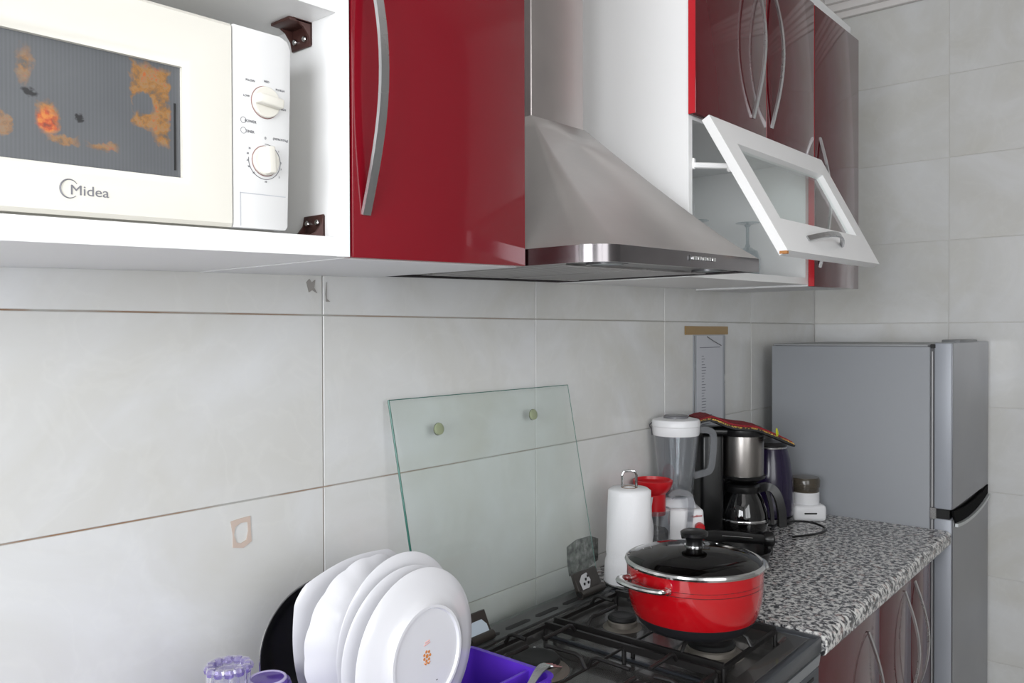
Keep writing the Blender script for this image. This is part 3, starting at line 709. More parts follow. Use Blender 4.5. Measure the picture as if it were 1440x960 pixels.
G2 = thing('pan_grate', 'black wire pan grate under the red pot', 'grate', (1.46, -.34, FZ)); obj('wire_frame', grate(1.342, 1.574, -.530, -.158, (BURN[1], BURN[2])), IRON, G2)
# glass lid hinged at the back
gx0, gx1 = 1.016, 1.583
def GP(x, s): return Vector((x + (0.018*(1-s) if x < 1.3 else .012*(1-s)), -.092+.078*s, .925+.460*s))
lid = B(); A = [GP(gx0, 0), GP(gx1, 0), GP(gx1, 1), GP(gx0, 1)]; nrm = Vector((0, -.985, .168))*.005
quadprism(lid, A, nrm); lg = obj('glass_lid', lid, LIDG, ck, label='tilted clear glass hob lid standing open against the wall')
e = B()
for p, q, r_ in ((A[0], A[3], .0021), (A[3], A[2], .0009), (A[1], A[2], .0007)): tube(e, [p+nrm*.5, q+nrm*.5], r_, 6)
obj('polished_edge', e, EDGEG, lg)
for x, s in ((1.130, .862), (1.430, .872)):
    b = B(); c0 = GP(x, s); lathe(b, [(0, 0), (.0115, 0), (.012, .002), (.0115, .0055), (.010, .0062), (0, .0062)], c0+nrm*.95, 24, mtx=Matrix.Rotation(PI/2-.17, 4, 'X')); obj('rubber_pad', b, mat('olive_rubber_pad', (150, 158, 128), .4), lg)
    b = B(); tube(b, [c0+nrm*1.05+Vector((.0118*math.cos(a), 0, .0118*math.sin(a))) for a in [i*2*PI/24 for i in range(24)]], .0007, 6, closed=True, upv=(0, 1, 0)); obj('pad_ring', b, mat('dark_olive_ring', (70, 74, 58), .5), lg)
HM = mat('dark_grey_hinge', (62, 58, 54), .4, .3); STK = mat('sticker_white', (220, 222, 224), .5)
def hinge(x0, x1, paint, kind):
    b = B()
    quadprism(b, [(x0, -.112, SZ+.012), (x0, -.100, SZ+.010), (x0, -.082, SZ+.055), (x0, -.090, SZ+.058)], (x1-x0, 0, 0), .0012)
    tube(b, [(x0, -.110, SZ+.013), (x1, -.110, SZ+.013)], .0095, 12)
    h_ = obj('lid_hinge', b, HM, ck)
    b = B(); tube(b, [(x0-.001, -.110, SZ+.013), (x0+.0015, -.110, SZ+.013)], .0062, 12); obj('tube_bore', b, BLACKM, h_)
    b = B()
    if kind: pts = [(x0+.014, .018), (x0+.012, .040), (x0+.026, .050), (x0+.046, .052), (x0+.052, .036), (x0+.044, .026), (x0+.026, .014)]
    else: pts = [(x0+.004, .012), (x0+.004, .036), (x0+.020, .044), (x0+.046, .044), (x0+.056, .034), (x0+.058, .012)]
    quadprism(b, [(X, -.1122+.022*(Z-.012)/.046-.0012, SZ+Z) for X, Z in pts], (0, -.0008, .0002)); s_ = obj('sticker', b, paint, h_)
    if kind:
        for X, Z in ((x0+.022, .030), (x0+.032, .038), (x0+.038, .030), (x0+.043, .043)):
            b = B(); box(b, X, X+.004, -.1155+.022*(Z-.012)/.046, -.113+.022*(Z-.012)/.046, SZ+Z, SZ+Z+.0055); obj('ink_mark', b, BLACKM, s_)
hinge(1.135, 1.200, mat('bluish_sticker', (196, 210, 222), .5), False); hinge(1.500, 1.590, STK, True)

# ------------------------------------------------------------------ red pot
PC = (1.424, -.431); PZ = GZ+.0085
pot = thing('red_pot', 'glossy red cooking pot with glass lid on the front right burner', 'pot', (PC[0], PC[1], PZ))
POTR = mat('pot_red_enamel', (168, 10, 20), .12, 0, .6)
pr_ = [(0, 0), (.088, 0), (.098, .004), (.108, .014), (.116, .028)]
b = B(); lathe(b, pr_, (*PC, PZ), 56); obj('dark_base', b, mat('pot_base_black', (34, 34, 37), .4), pot)
b = B(); lathe(b, [(.116, .028), (.121, .040), (.1255, .060), (.128, .085), (.129, .122), (.1265, .122), (.125, .085), (.118, .040), (.10, .012), (0, .01)], (*PC, PZ), 64); obj('pot_body', b, POTR, pot)
b = B()
for z in (.091, .099): lathe(b, [(.1283, z), (.1288, z+.0006), (.1283, z+.0012)], (*PC, PZ), 56)
obj('pinstripe', b, mat('dark_pinstripe', (66, 20, 22), .3), pot)
lidt = thing('x', 'x', 'x', (0, 0, 0)); bpy.data.objects.remove(lidt)
POTG = thin_glass('smoky_lid_glass', (46, 40, 38), 1.3, .03, .25, (16, 13, 12))
b = B(); lathe(b, [(.1275, .127), (.118, .135), (.095, .143), (.06, .150), (.02, .1535), (0, .154)], (*PC, PZ), 56); gl_ = obj('glass_lid', b, POTG, pot)
b = B(); lathe(b, [(.1265, .122), (.131, .122), (.1325, .126), (.1310, .130), (.1275, .1315), (.125, .129), (.1265, .122)], (*PC, PZ), 64); obj('steel_rim', b, CHROME, gl_)
b = B(); lathe(b, [(0, 0), (.019, 0), (.019, .003), (.0, .003)], (PC[0], PC[1], PZ+.153), 28); obj('knob_ferrule', b, CHROME, gl_)
b = B(); lathe(b, [(0, 0), (.016, 0), (.0155, .008), (.019, .015), (.026, .018), (.0265, .024), (.022, .027), (0, .028)], (PC[0], PC[1], PZ+.156), 28)
obj('lid_knob', b, BLACK, gl_)
b = B(); lathe(b, [(0, 0), (.0035, 0), (.003, .002), (0, .0022)], (PC[0]+.055, PC[1]-.02, PZ+.149), 12); obj('steam_vent', b, CHROME, gl_)
def loop_handle(ang):
    b = B(); c0, s0 = math.cos(ang), math.sin(ang); t0 = Vector((-s0, c0, 0)); o0 = Vector((c0, s0, 0)); base = Vector((*PC, PZ+.100))
    path = smoothpath([base+o0*.118+t0*.050, base+o0*.140+t0*.052+UP*.002, base+o0*.160+t0*.030+UP*.005, base+o0*.166+UP*.006, base+o0*.160-t0*.030+UP*.005, base+o0*.138-t0*.052+UP*.002, base+o0*.118-t0*.050], 6)
    sweep(b, path, [(1.7*a_, 1.15*b_) for a_, b_ in circ(.0048, 10)]); h = obj('side_handle', b, CHROME, pot)
    for s in (1, -1):
        b = B(); m_ = Matrix.Rotation(ang, 4, 'Z') @ Matrix.Rotation(PI/2, 4, 'Y'); lathe(b, [(0, 0), (.008, 0), (.0075, .004), (.004, .006), (0, .0065)], base+o0*.117+t0*.050*s-UP*.001, 16, mtx=m_); obj('rivet', b, CHROME, h)
loop_handle(YAW+PI*.5+.58); loop_handle(YAW-PI*.5+.58)

# ------------------------------------------------------------------ black pan behind the pot with its long handle
pn = thing('black_pan', 'small black pan on the worktop behind the red pot with a long folded handle', 'pan', (2.02, -.262, CT))
b = B(); lathe(b, [(0, .002), (0, 0), (.058, 0), (.066, .006), (.072, .030), (.0745, .032), (.073, .034), (.070, .031), (.064, .008), (0, .006)], (2.02, -.262, CT), 40); obj('pan_body', b, BLACK, pn)
hs = Vector((2.075, -.310, CT+.055)); he = Vector((1.88, -.215, CT+.085))
b = B(); tube(b, [hs+Vector((0, 0, -.040)), hs+Vector((0, 0, -.02)), hs], .012, 10)
lathe(b, [(0, -.013), (.017, -.013), (.020, -.008), (.020, .010), (.017, .014), (0, .014)], hs, 24, mtx=Matrix.Rotation(PI/2, 4, 'X') @ Matrix.Rotation(.6, 4, 'Y')); obj('handle_joint', b, BLACK, pn)
b = B(); pth = smoothpath([hs, hs.lerp(he, .3)+UP*.000, hs.lerp(he, .7)+UP*.004, he, he+(he-hs)*.25+UP*.002], 5)
sweep(b, pth, [(1.0*a_, 1.25*b_) for a_, b_ in circ(.0105, 10)], scale=[.85+.25*math.sin(PI*i/(len(pth)-1)) for i in range(len(pth))]); hh = obj('long_handle', b, BLACK, pn)
b = B(); m1 = hs.lerp(he, .30)+Vector((-.006, -.0125, .004)); m2 = hs.lerp(he, .75)+Vector((-.006, -.0125, .007)); tube(b, [m1, m2], .0016, 6); obj('chrome_inlay', b, CHROME, hh)
b = B(); cyl(b, tuple(hs+Vector((-.002, -.012, 0))), .006, .004, 'y', 16, .001); obj('bolt', b, NICKEL, pn)

# ------------------------------------------------------------------ paper towel roll
TX, TY = 1.680, -.128
tr = thing('paper_towel_roll', 'white paper towel roll on a wire holder beside the hob', 'paper towel', (TX, TY, CT))
def tw(a, r, z): return 1+(.012*math.sin(3*a+z*18)+.006*math.sin(7*a-z*40))*(1 if r > .03 else 0)
tp = mat('quilted_towel_paper', (238, 238, 240), .9); t = NT(tp); t.bump(t.noise(t.coord(), 140, 3), .35, .002)
b = B(); z_ = [0.006+.012*i for i in range(19)]
prof = [(.020, .006)] + [(.0600-.0090*min(1, (z/.22))**.7+(.0015 if z < .06 else 0)-(.002 if .055 < z < .075 else 0), z) for z in z_] + [(.044, .2275), (.020, .229), (.019, .224), (.019, .01)]
lathe(b, prof, (TX, TY, CT), 56, wave=tw); rl = obj('roll', b, tp, tr, ang=60)
b = B(); d0 = RT; pb = Vector((TX, TY, CT))
fl_ = []
for i in range(9): zz = .020+.023*i; fl_.append((pb+RT*(.050-.006*i/8)-FW2*(.012)+UP*zz, pb+RT*(.060-.004*i/8+.0025*math.sin(i*1.7))+FW2*.006+UP*zz))
vs0 = [b.verts.new(p) for p, q in fl_]; vs1 = [b.verts.new(q) for p, q in fl_]
for i in range(8): b.faces.new((vs0[i], vs0[i+1], vs1[i+1], vs1[i]))
bmesh.ops.solidify(b, geom=b.faces[:], thickness=.0008); obj('loose_sheet', b, tp, tr)
b = B(); cyl(b, (TX, TY, CT), .062, .005, 'z', 36, .001)
tube(b, [pb+RT*s_+UP*z for s_, z in ((-.0170, .0), (-.0170, .12), (-.0170, .258), (-.013, .267), (0, .269), (.013, .267), (.0170, .258), (.0170, .12), (.0170, 0))], .0032, 10); obj('wire_holder', b, CHROME, tr)
b = B(); lathe(b, [(.020, .2285), (.020, .2295), (.0165, .2295), (.0165, .2285)], (TX, TY, CT), 24); obj('cardboard_core', b, mat('cardboard', (150, 122, 96), .8), tr)

# ------------------------------------------------------------------ clear jug with red lid
JX, JY = 1.912, -.058
jg = thing('chopper_jug', 'clear plastic jug with red collar and dark insert behind the paper roll', 'jug', (JX, JY, CT))
b = B(); lathe(b, [(0, .002), (.046, 0), (.048, .004), (.049, .13), (.047, .13), (.045, .005)], (JX, JY, CT), 36); obj('clear_body', b, CLEAR, jg)
b = B(); lathe(b, [(0, .004), (.040, .004), (.041, .070), (.034, .078), (0, .078)], (JX, JY, CT), 28); obj('dark_insert', b, BLACKM, jg)
REDP = mat('red_plastic', (196, 20, 30), .28)
b = B(); lathe(b, [(.034, .115), (.034, .170), (.045, .182), (.052, .197), (.053, .206), (.048, .208), (.046, .200), (.030, .192), (.012, .194), (0, .196)], (JX, JY, CT), 40); obj('red_collar', b, REDP, jg)
b = B(); jp = Vector((JX, JY, CT)); sweep(b, smoothpath([jp+RT*.046+UP*.160, jp+RT*.062+UP*.172, jp+RT*.092+UP*.168, jp+RT*.102+UP*.150, jp+RT*.098+UP*.09, jp+RT*.092+UP*.045], 5), [(-.008, -.004), (.008, -.004), (.008, .004), (-.008, .004)], upv=FW2); obj('clear_handle', b, thin_glass('handle_plastic', (214, 216, 220), 3.0, .06, .22, (196, 196, 200)), jg)

# ------------------------------------------------------------------ blender
BX, BY = 2.014, -.072
bl = thing('jug_blender', 'white countertop blender with clear jar, white lid and red knob', 'blender', (BX, BY, CT))
Rz = Matrix.Rotation(YAW, 4, 'Z')           # turned so that its face looks along the worktop
def loc_box(cx_, cy_, z0, z1, wx, wy, tap=1., bev=.008):
    o = B(); bmesh.ops.create_cube(o, size=1)
    for v in o.verts:
        k = tap if v.co.z > 0 else 1
        v.co = Vector((v.co.x*wx*k, v.co.y*wy*k, z0 if v.co.z < 0 else z1))
    if bev: bmesh.ops.bevel(o, geom=o.edges[:], offset=bev, segments=3, profile=.5, affect='EDGES')
    o.transform(Rz); o.transform(T((cx_, cy_, 0))); return o
WP = mat('white_appliance_plastic', (232, 232, 234), .3)
obj('base', loc_box(BX+RT.x*.006-FW2.x*.022, BY+RT.y*.006-FW2.y*.022, CT, CT+.125, .088, .128, .88), WP, bl)
obj('collar', loc_box(BX-FW2.x*.008, BY-FW2.y*.008, CT+.122, CT+.152, .072, .100, .80, .006), mat('pale_grey_plastic', (204, 206, 210), .3), bl)
bf = lambda s, k, z: Vector((BX, BY, CT)) + RT*s - FW2*k + UP*z        # s along its face, k out towards the room
b = B(); lathe(b, [(0, 0), (.012, 0), (.0135, .003), (.012, .013), (0, .0145)], bf(.050, .063, .078), 24, mtx=Matrix.Rotation(YAW, 4, 'Z') @ Matrix.Rotation(-PI/2, 4, 'Y')); obj('speed_knob', b, REDP, bl)
TF = Matrix((RT, UP, -FW2)).transposed().to_4x4()
text('logo_letters', 'Moulinex', .0085, T(bf(.042, .0640, .107)) @ TF @ Matrix.Rotation(.12, 4, 'Z'), REDP, bl, .0008)
b = B(); lathe(b, [(.040, .148), (.043, .152), (.049, .20), (.060, .30), (.063, .332), (.0605, .332), (.058, .30), (.046, .20), (.040, .156), (0, .153)], (BX, BY, CT), 44); jar = obj('jar', b, CLEAR, bl)
b = B()
for a in (0.3, 1.9, 3.5, 5.1): tube(b, [(BX+.045*math.cos(a), BY+.045*math.sin(a), CT+.17), (BX+.056*math.cos(a), BY+.056*math.sin(a), CT+.29)], .0018, 6)
obj('jar_rib', b, CLEAR, jar)
b = B(); lathe(b, [(0, .318), (.062, .318), (.064, .322), (.0645, .342), (.0660, .344), (.0660, .356), (.063, .361), (.045, .365), (.034, .365), (0, .363)], (BX, BY, CT), 44); ldd = obj('jar_lid', b, WP, bl)
b = B(); lathe(b, [(0, .363), (.034, .364), (.034, .370), (.030, .373), (0, .374)], (BX, BY, CT), 32); obj('filler_cap', b, mat('smoky_cap', (108, 108, 112), .25), ldd)
b = B(); bp = Vector((BX, BY, CT)); sweep(b, smoothpath([bp+RT*.062+UP*.332, bp+RT*.090+UP*.330, bp+RT*.103+UP*.315, bp+RT*.101+UP*.26, bp+RT*.094+UP*.222, bp+RT*.075+UP*.212, bp+RT*.050+UP*.205], 5), [(-.009, -.0045), (.009, -.0045), (.009, .0045), (-.009, .0045)], upv=FW2); obj('jar_handle', b, thin_glass('jar_handle_plastic', (206, 208, 212), 2.5, .08, .30, (150, 152, 156)), jar)
b = B()
for dx in (-.066,): box(b, 0, 0, 0, 0, 0, 0) if 0 else tube(b, smoothpath([bp-RT*.066+UP*.352, bp-RT*.073+UP*.345, bp-RT*.068+UP*.335, bp-RT*.066+UP*.318], 4), .0016, 6)
obj('lid_clip', b, mat('dark_clip', (70, 70, 74), .4), ldd)

# ------------------------------------------------------------------ coffee maker
KX, KY = 2.225, -.172
cm = thing('coffee_maker', 'black drip coffee maker with steel basket and glass carafe', 'coffee maker', (KX, KY, CT))
kp = lambda s, k, z: Vector((KX, KY, CT)) + RT*s + FW2*k + UP*z
def cbox(s0, s1, k0, k1, z0, z1, bev=.008, seg=3):
    o = B(); bmesh.ops.create_cube(o, size=1)
    for v in o.verts: v.co = Vector(((s0+s1)/2+v.co.x*(s1-s0), (k0+k1)/2+v.co.y*(k1-k0), (z0+z1)/2+v.co.z*(z1-z0)))
    if bev: bmesh.ops.bevel(o, geom=o.edges[:], offset=bev, segments=seg, profile=.5, affect='EDGES')
    o.transform(Matrix((RT, FW2, UP)).transposed().to_4x4()); o.transform(T((KX, KY, CT))); return o
obj('base_plate', cbox(-.125, .072, -.072, .078, 0, .026, .010), BLACK, cm)
obj('water_tank', cbox(-.128, -.061, -.035, .078, .02, .312, .012), BLACK, cm)
obj('rear_column', cbox(-.075, .055, .045, .082, .02, .31, .008), BLACK, cm)
b = B(); lathe(b, [(0, .176), (.050, .176), (.062, .184), (.064, .192), (0, .192)], kp(0, 0, 0), 40); obj('basket_base', b, BLACK, cm)
b = B(); lathe(b, [(.0585, .190), (.0588, .192), (.0588, .303), (.0585, .305), (.055, .305), (.055, .19)], kp(0, 0, 0), 48); obj('steel_basket', b, steel_material('basket_steel', (150, 146, 142), .3, (1, 1, 60), .1), cm)
b = B(); lathe(b, [(0, .303), (.058, .303), (.060, .308), (.060, .322), (.052, .330), (0, .333)], kp(0, 0, 0), 40); obj('lid', b, BLACK, cm)
obj('lid_arm', cbox(-.12, 0, -.030, .06, .306, .328, .008), BLACK, cm)
CG = thin_glass('carafe_glass', (96, 96, 98), 2.4, .03, .12, (30, 30, 32))
b = B(); lathe(b, [(0, .028), (.052, .028), (.066, .036), (.071, .055), (.069, .085), (.058, .120), (.047, .142), (.045, .150)], kp(0, 0, 0), 44); ca = obj('carafe', b, CG, cm)
b = B(); lathe(b, [(0, .030), (.055, .032), (.063, .040), (.0635, .045), (0, .046)], kp(0, 0, 0), 32); obj('coffee', b, mat('dark_coffee', (24, 15, 12), .1), ca)
b = B(); lathe(b, [(.0455, .140), (.049, .146), (.049, .160), (.044, .166), (0, .172)], kp(0, 0, 0), 36); obj('carafe_lid', b, BLACK, ca)
b = B(); lathe(b, [(.0705, .062), (.0718, .064), (.0718, .068), (.0705, .070)], kp(0, 0, 0), 40); obj('carafe_band', b, CHROME, ca)
b = B(); sweep(b, smoothpath([kp(.046, -.004, .152), kp(.070, -.014, .158), kp(.090, -.02, .140), kp(.103, -.024, .095), kp(.106, -.024, .045)], 6), [(-.011, -.009), (.011, -.009), (.011, .009), (-.011, .009)], upv=FW2); obj('carafe_handle', b, BLACK, ca)
b = B(); sweep(b, smoothpath([kp(.066, -.010, .148), kp(.078, -.012, .10), kp(.082, -.014, .05)], 6), [(-.005, -.004), (.005, -.004), (.005, .004), (-.005, .004)], upv=FW2); obj('handle_strap', b, BLACK, ca)
tb = B(); tube(tb, smoothpath([Vector((2.36, -.20, CT+.012)), Vector((2.44, -.21, CT+.020)), Vector((2.53, -.255, CT+.010)), Vector((2.50, -.315, CT+.004)), Vector((2.42, -.315, CT+.004)), Vector((2.34, -.275, CT+.004))], 8), .0035, 8)
tag(obj('power_cable', tb, BLACK, loc=(2.44, -.25, CT)), 'black power cable looping on the granite in front of the white grinder', 'cable')

# pot holder on top of the coffee maker
ph = thing('pot_holder', 'red quilted pot holder with gold trim lying on the coffee maker', 'pot holder', tuple(kp(.035, 0, .335)))
QM = mat('red_quilted_cloth', (128, 18, 30), .85); t = NT(QM); qv = t.coord(); q = t.xyz(qv)
t.bump(t.math('MULTIPLY', t.math('SINE', t.math('MULTIPLY', q[0], 260)), t.math('SINE', t.math('MULTIPLY', q[1], 260))), .6, .003)
GOLD = mat('gold_pattern_trim', (120, 84, 36), .6); t = NT(GOLD); t.color(t.ramp(t.noise(t.coord(), 220, 2), [(.40, (36, 24, 20)), (.5, (168, 130, 50)), (.62, (206, 170, 80))], 'CONSTANT'))
def quilt(z0, k=1.):
    n_, m_ = 16, 8; g = []
    b = B()
    for j in range(m_+1):
        row = []
        for i in range(n_+1):
            u_, v_ = i/n_, j/m_; s = -.145+.272*u_; kk = (-.080+.145*v_)*(1-.25*u_)
            z = .337+.020*math.exp(-((u_-.12)/.16)**2)-.010*u_-.045*max(0, u_-.60)/.4+.002*math.sin(u_*9+v_*5)
            row.append(b.verts.new(kp(s*k, kk*k, z+z0)))
        g.append(row)
    for j in range(m_):
        for i in range(n_): b.faces.new((g[j][i], g[j][i+1], g[j+1][i+1], g[j+1][i]))
    bmesh.ops.recalc_face_normals(b, faces=b.faces[:])
    bmesh.ops.solidify(b, geom=b.faces[:], thickness=.005)
    return b
obj('lining', quilt(.0, 1.03), BLACKM, ph); obj('gold_trim', quilt(.004, 1.015), GOLD, ph); obj('quilted_pad', quilt(.0095, .975), QM, ph)
b = B(); c0 = kp(.078, -.060, .330); tube(b, smoothpath([c0, c0+Vector((.004, -.002, -.014)), c0+Vector((.0, -.002, -.022)), c0+Vector((-.004, -.002, -.014)), c0+Vector((0, 0, -.003))], 5), .0024, 6); obj('hanging_loop', b, mat('yellow_green_cord', (186, 190, 30), .7), ph, label='yellow green hanging loop')

# purple kettle behind
KTX, KTY = 2.505, -.135
kt = thing('electric_kettle', 'dark purple kettle half hidden behind the coffee maker', 'kettle', (KTX, KTY, CT))
KP = mat('dark_purple_enamel', (30, 20, 52), .2, 0, .2)
b = B(); lathe(b, [(0, .02), (.066, .02), (.073, .028), (.076, .07), (.073, .14), (.064, .20), (.054, .235), (0, .236)], (KTX, KTY, CT), 44); obj('kettle_body', b, KP, kt)
b = B(); lathe(b, [(0, 0), (.072, 0), (.074, .006), (.070, .019), (0, .019)], (KTX, KTY, CT), 36); obj('kettle_base', b, BLACK, kt)
b = B(); lathe(b, [(0, .234), (.054, .235), (.055, .246), (.048, .255), (0, .259)], (KTX, KTY, CT), 36); obj('kettle_lid', b, BLACK, kt)
b = B(); lathe(b, [(.0545, .2345), (.0562, .236), (.0562, .239), (.0545, .2405)], (KTX, KTY, CT), 36); obj('kettle_ring', b, CHROME, kt)

# white grinder
GX, GY = 2.618, -.208
gr = thing('coffee_grinder', 'small white grinder with smoky brown lid in front of the fridge side', 'grinder', (GX, GY, CT))
def gbox(z0, z1, w_, bev):
    o = B(); box(o, -w_/2, w_/2, -w_/2, w_/2, z0, z1, bev, 3); o.transform(Rz); o.transform(T((GX, GY, CT))); return o
obj('grinder_base', gbox(0, .052, .105, .012), WP, gr)
b = B(); lathe(b, [(0, .05), (.044, .05), (.044, .086), (.041, .090), (0, .090)], (GX, GY, CT), 40); obj('white_cup', b, WP, gr)
b = B(); lathe(b, [(.042, .087), (.043, .089), (.043, .102), (.046, .104), (.047, .126), (.043, .134), (0, .136)], (GX, GY, CT), 40); obj('smoky_lid', b, thin_glass('smoky_brown_plastic', (150, 140, 124), 2, .15, .45, (104, 96, 84)), gr)
b = B(); lathe(b, [(0, .090), (.036, .090), (.036, .098), (0, .100)], (GX, GY, CT), 28); obj('steel_bowl', b, STEELD, gr)
b = B(); p0 = Vector((GX, GY, CT+.026))-FW2*.0525; o = B(); box(o, -.020, .020, -.001, .001, -.0025, .0025, .0008); o.transform(Rz @ Matrix.Rotation(-PI/2, 4, 'Z')); o.transform(T(p0)); obj('front_slot', o, BLACKM, gr)

# ------------------------------------------------------------------ dish rack with plates
RZ_ = .944
rk = thing('dish_rack', 'purple plastic dish rack with cutlery tray beside the hob', 'dish rack', (.73, -.30, CT))
def tray(bm, x0, x1, y0, y1, z0, z1, th_=.004, r=.02, flare=.006):
    seq = [rrect(x0+flare, x1-flare, y0+flare, y1-flare, r, z0), rrect(x0, x1, y0, y1, r, z1-.002), rrect(x0-.003, x1+.003, y0-.003, y1+.003, r+.003, z1), rrect(x0+th_, x1-th_, y0+th_, y1-th_, r-.002, z1), rrect(x0+flare+th_, x1-flare-th_, y0+flare+th_, y1-flare-th_, r-.002, z0+.004)]
    rg = [[bm.verts.new(p) for p in l] for l in seq]
    for p, q in zip(rg, rg[1:]):
        for i in range(len(p)): j = (i+1) % len(p); bm.faces.new((p[i], p[j], q[j], q[i]))
    bm.faces.new(rg[0][::-1]); bm.faces.new(rg[-1]); bmesh.ops.recalc_face_normals(bm, faces=bm.faces[:]); return bm
obj('drip_tray', tray(B(), .42, .872, -.50, -.08, CT, CT+.045), PURPLE, rk)
b = B()
for k in range(11): x = .46+k*.04; box(b, x-.002, x+.002, -.48, -.10, CT+.012, RZ_)
obj('rack_rib', b, PURPLE, rk)
b = tray(B(), .880, 1.001, -.418, -.225, CT, .985, .005, .022, .004)
ct_ = obj('cutlery_tray', b, PURPLE, rk)
b = B(); box(b, .884, .997, -.366, -.360, CT+.004, .980, .001); obj('divider', b, PURPLE, ct_)

ONG = Matrix.Rotation(-PI/2, 4, 'X')       # plate axis: front of the plate to the wall, underside to the room
def plate_prof(R_, rf, deep=.020):
    return [(0, .0035), (rf-.006, .0035), (rf-.004, 0), (rf, 0), (rf+.003, .004), (R_*.72, .0085), (R_*.86, deep*.72), (R_-.001, deep-.001), (R_, deep), (R_-.002, deep+.0015), (R_*.86, deep*.72+.004), (R_*.70, .012), (R_*.6, .008), (0, .0075)]
def plate(name, lab, c, R_, rf, deep=.02, wave=None, tilt=0., yaw=0., group='white plates standing in the dish rack'):
    t = thing(name, lab, 'plate', c, group)
    t.rotation_euler = (-PI/2+tilt, 0, yaw)
    b = B(); lathe(b, [(r, z) for r, z in plate_prof(R_, rf, deep)], (0, 0, 0), 96, wave=wave); b.verts.ensure_lookup_table()
    obj('plate_body', b, PLATEW, t, local=True, ang=50)
    return t
def scal(a, r, z, n=10, amp=.030, R_=.125):
    k = max(0, (r/R_-.6)/.4); return 1+amp*k*(abs(math.sin(a*n/2))-.6)
def squa(a, r, z, R_=.125):
    k = max(0, min(1, (r/R_-.45)/.55)); q_ = 1/max(abs(math.cos(a+.13)), abs(math.sin(a+.13))); return 1+k*(min(q_, 1.28)-1)*.52
p1 = plate('dinner_plate', 'front white dinner plate showing its foot ring and orange backstamp', (.788, -.355, RZ_+.1185), .118, .070, .020, yaw=.06)
ORG = mat('orange_backstamp', (206, 132, 70), .4); PNK = mat('pink_backstamp', (224, 176, 172), .4)
b = B()
for k in range(7): a = 2*PI*k/7; lathe(b, [(0, 0), (.0022, 0), (.0022, -.0003), (0, -.0003)], (.0062*math.cos(a), .0065*math.sin(a), .0033), 8)
lathe(b, [(0, 0), (.0030, 0), (.0030, -.0003), (0, -.0003)], (0, 0, .0033), 10); tube(b, [(-.0055, .0085, .0032), (-.003, .011, .0032), (0, .009, .0032), (.003, .011, .0032), (.0055, .0085, .0032)], .0011, 5); obj('backstamp', b, ORG, p1, local=True)
b = B(); tube(b, [(-.006, -.016, .0032), (.006, -.018, .0032)], .0009, 5); tube(b, [(-.004, -.0195, .0032), (.005, -.021, .0032)], .0009, 5); obj('backstamp_letters', b, PNK, p1, local=True)
b = B()
for k in range(6): box(b, -.024+k*.0085, -.021+k*.0085, .040+.002*math.sin(k*2), .0412+.002*math.sin(k*2), .0028, .0033)
obj('backstamp_letters', b, GREY, p1, local=True)
plate('dinner_plate', 'second round white plate, just behind the front plate', (.791, -.322, RZ_+.117), .1165, .070, .018, yaw=.03)
plate('dinner_plate', 'third round white plate, the tallest in the rack', (.808, -.294, RZ_+.1225), .122, .072, .018, yaw=.06)
plate('soup_plate', 'deep scalloped white plate with vertical flutes at the left of the rack', (.790, -.268, RZ_+.1185), .117, .07, .040, wave=lambda a, r, z: scal(a, r, z, 16, .022, .117))
plate('square_plate', 'rearmost white plate with a soft-cornered square outline', (.800, -.200, RZ_+.114), .112, .066, .016, wave=lambda a, r, z: squa(a, r, z, .112), yaw=-.02)
# black wok standing behind the plates, hollow side to the room
wk = thing('frying_pan', 'black frying pan with thin silver rim standing behind the white plates', 'pan', (.785, -.118, 1.022), rot=(PI/2-.04, 0, -.10))
b = B(); lathe(b, [(0, -.048), (.062, -.048), (.075, -.040), (.099, -.008), (.105, 0), (.103, .0015), (.095, -.008), (.072, -.036), (.058, -.044), (0, -.044)], (0, 0, 0), 64); obj('pan_bowl', b, mat('non_stick_black', (38, 38, 40), .3), wk, local=True)
b = B(); tube(b, [(.1045*math.cos(a), .1045*math.sin(a), .001) for a in [i*2*PI/64 for i in range(64)]], .0013, 6, closed=True); obj('silver_rim', b, CHROME, wk, local=True)
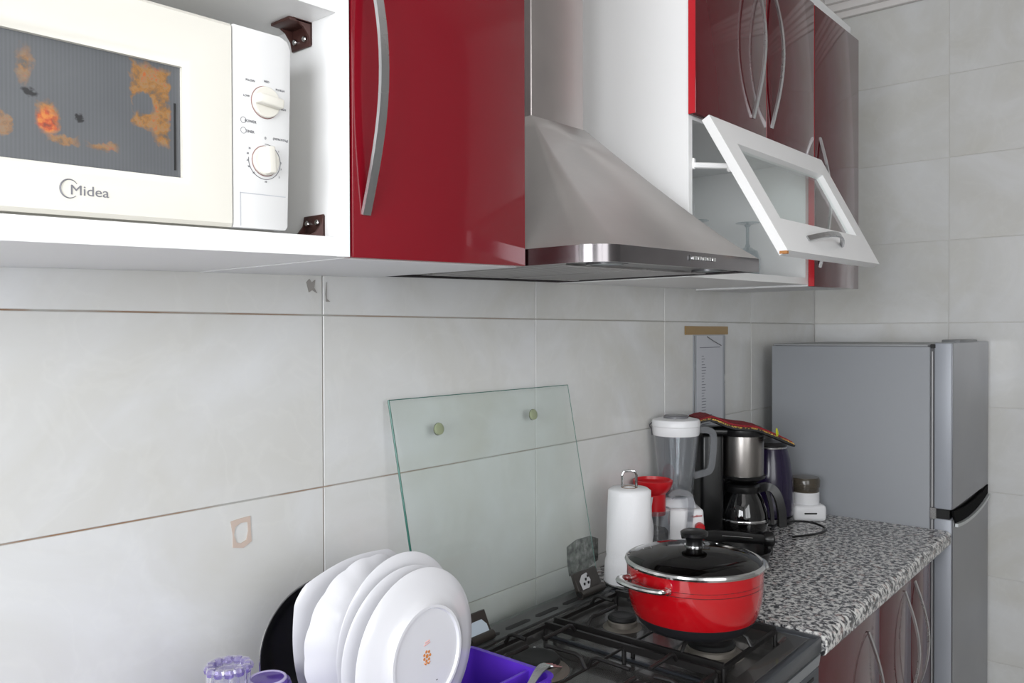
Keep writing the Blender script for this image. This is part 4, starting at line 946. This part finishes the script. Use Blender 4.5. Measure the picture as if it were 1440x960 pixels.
# fork hanging over the cutlery tray
fk = thing('fork', 'steel fork lying over the corner of the purple cutlery tray', 'fork', (.98, -.395, .98))
b = B(); pth = smoothpath([Vector((.905, -.398, .945)), Vector((.950, -.400, .975)), Vector((.975, -.400, .992)), Vector((.990, -.400, .997)), Vector((1.003, -.399, .995))], 5)
sweep(b, pth, [(-.0075, -.0008), (.0075, -.0008), (.0075, .0008), (-.0075, .0008)], scale=[.5+.62*min(1, i/12) for i in range(len(pth))]); fh = obj('fork_stem', b, NICKEL, fk)
for k in range(4):
    b = B(); y = -.4085+.006*k+.0; tube(b, [(1.001, y, .995), (1.012, y+.0005, .991), (1.026, y+.001, .986)], .0014, 6); obj('tine', b, NICKEL, fk)
# cut-glass tumbler and purple cup at the far left of the rack
TWx, TWy = .576, -.200
tg = thing('cut_glass_tumbler', 'cut glass tumbler with scalloped violet edge at the lower left', 'glass', (TWx, TWy, RZ_))
def cren(a, r, z): return 1+(.05*abs(math.sin(a*6)) if z > .10 else .0)+(.03*math.sin(a*12) if z < .12 else 0)
b = B(); lathe(b, [(.021, 0), (.023, .02), (.025, .095), (.0265, .118), (.027, .132), (.0255, .136), (.021, .131), (.016, .127), (0, .126)], (TWx, TWy, RZ_), 72, wave=cren); obj('tumbler_body', b, CRYSTAL, tg, ang=20)
b = B()
for k in range(12):
    a = 2*PI*k/12; lathe(b, [(0, .0055), (.005, .004), (.0072, 0), (.006, -.005), (0, -.008)], (TWx+.0245*math.cos(a), TWy+.0245*math.sin(a), RZ_+.132), 8)
obj('scalloped_edge', b, thin_glass('violet_glass', (222, 216, 240), 5, .05, .18, (150, 136, 200)), tg)
b = B()
for k in range(14):
    a = 2*PI*k/14; tube(b, [(TWx+.0245*math.cos(a), TWy+.0245*math.sin(a), RZ_+.01), (TWx+.0262*math.cos(a+.12), TWy+.0262*math.sin(a+.12), RZ_+.118)], .0018, 6)
obj('cut_flutes', b, CRYSTAL, tg)
pc = thing('purple_bowl', 'upturned purple plastic bowl between the tumbler and the frying pan', 'bowl', (.634, -.200, RZ_-.010))
b = B(); lathe(b, [(.033, 0), (.034, .003), (.034, .05), (.0335, .092), (.030, .103), (.027, .101), (.025, .106), (.021, .108), (0, .105)], (.634, -.200, RZ_-.010), 48); obj('bowl_shell', b, mat('glossy_violet_plastic', (96, 72, 160), .15), pc)
b = B(); tube(b, [(.634+.0235*math.cos(a), -.200+.0235*math.sin(a), RZ_+.097) for a in [i*2*PI/40 for i in range(40)]], .0022, 8, closed=True); obj('foot_ring', b, mat('pale_violet_ring', (186, 176, 214), .2), pc)
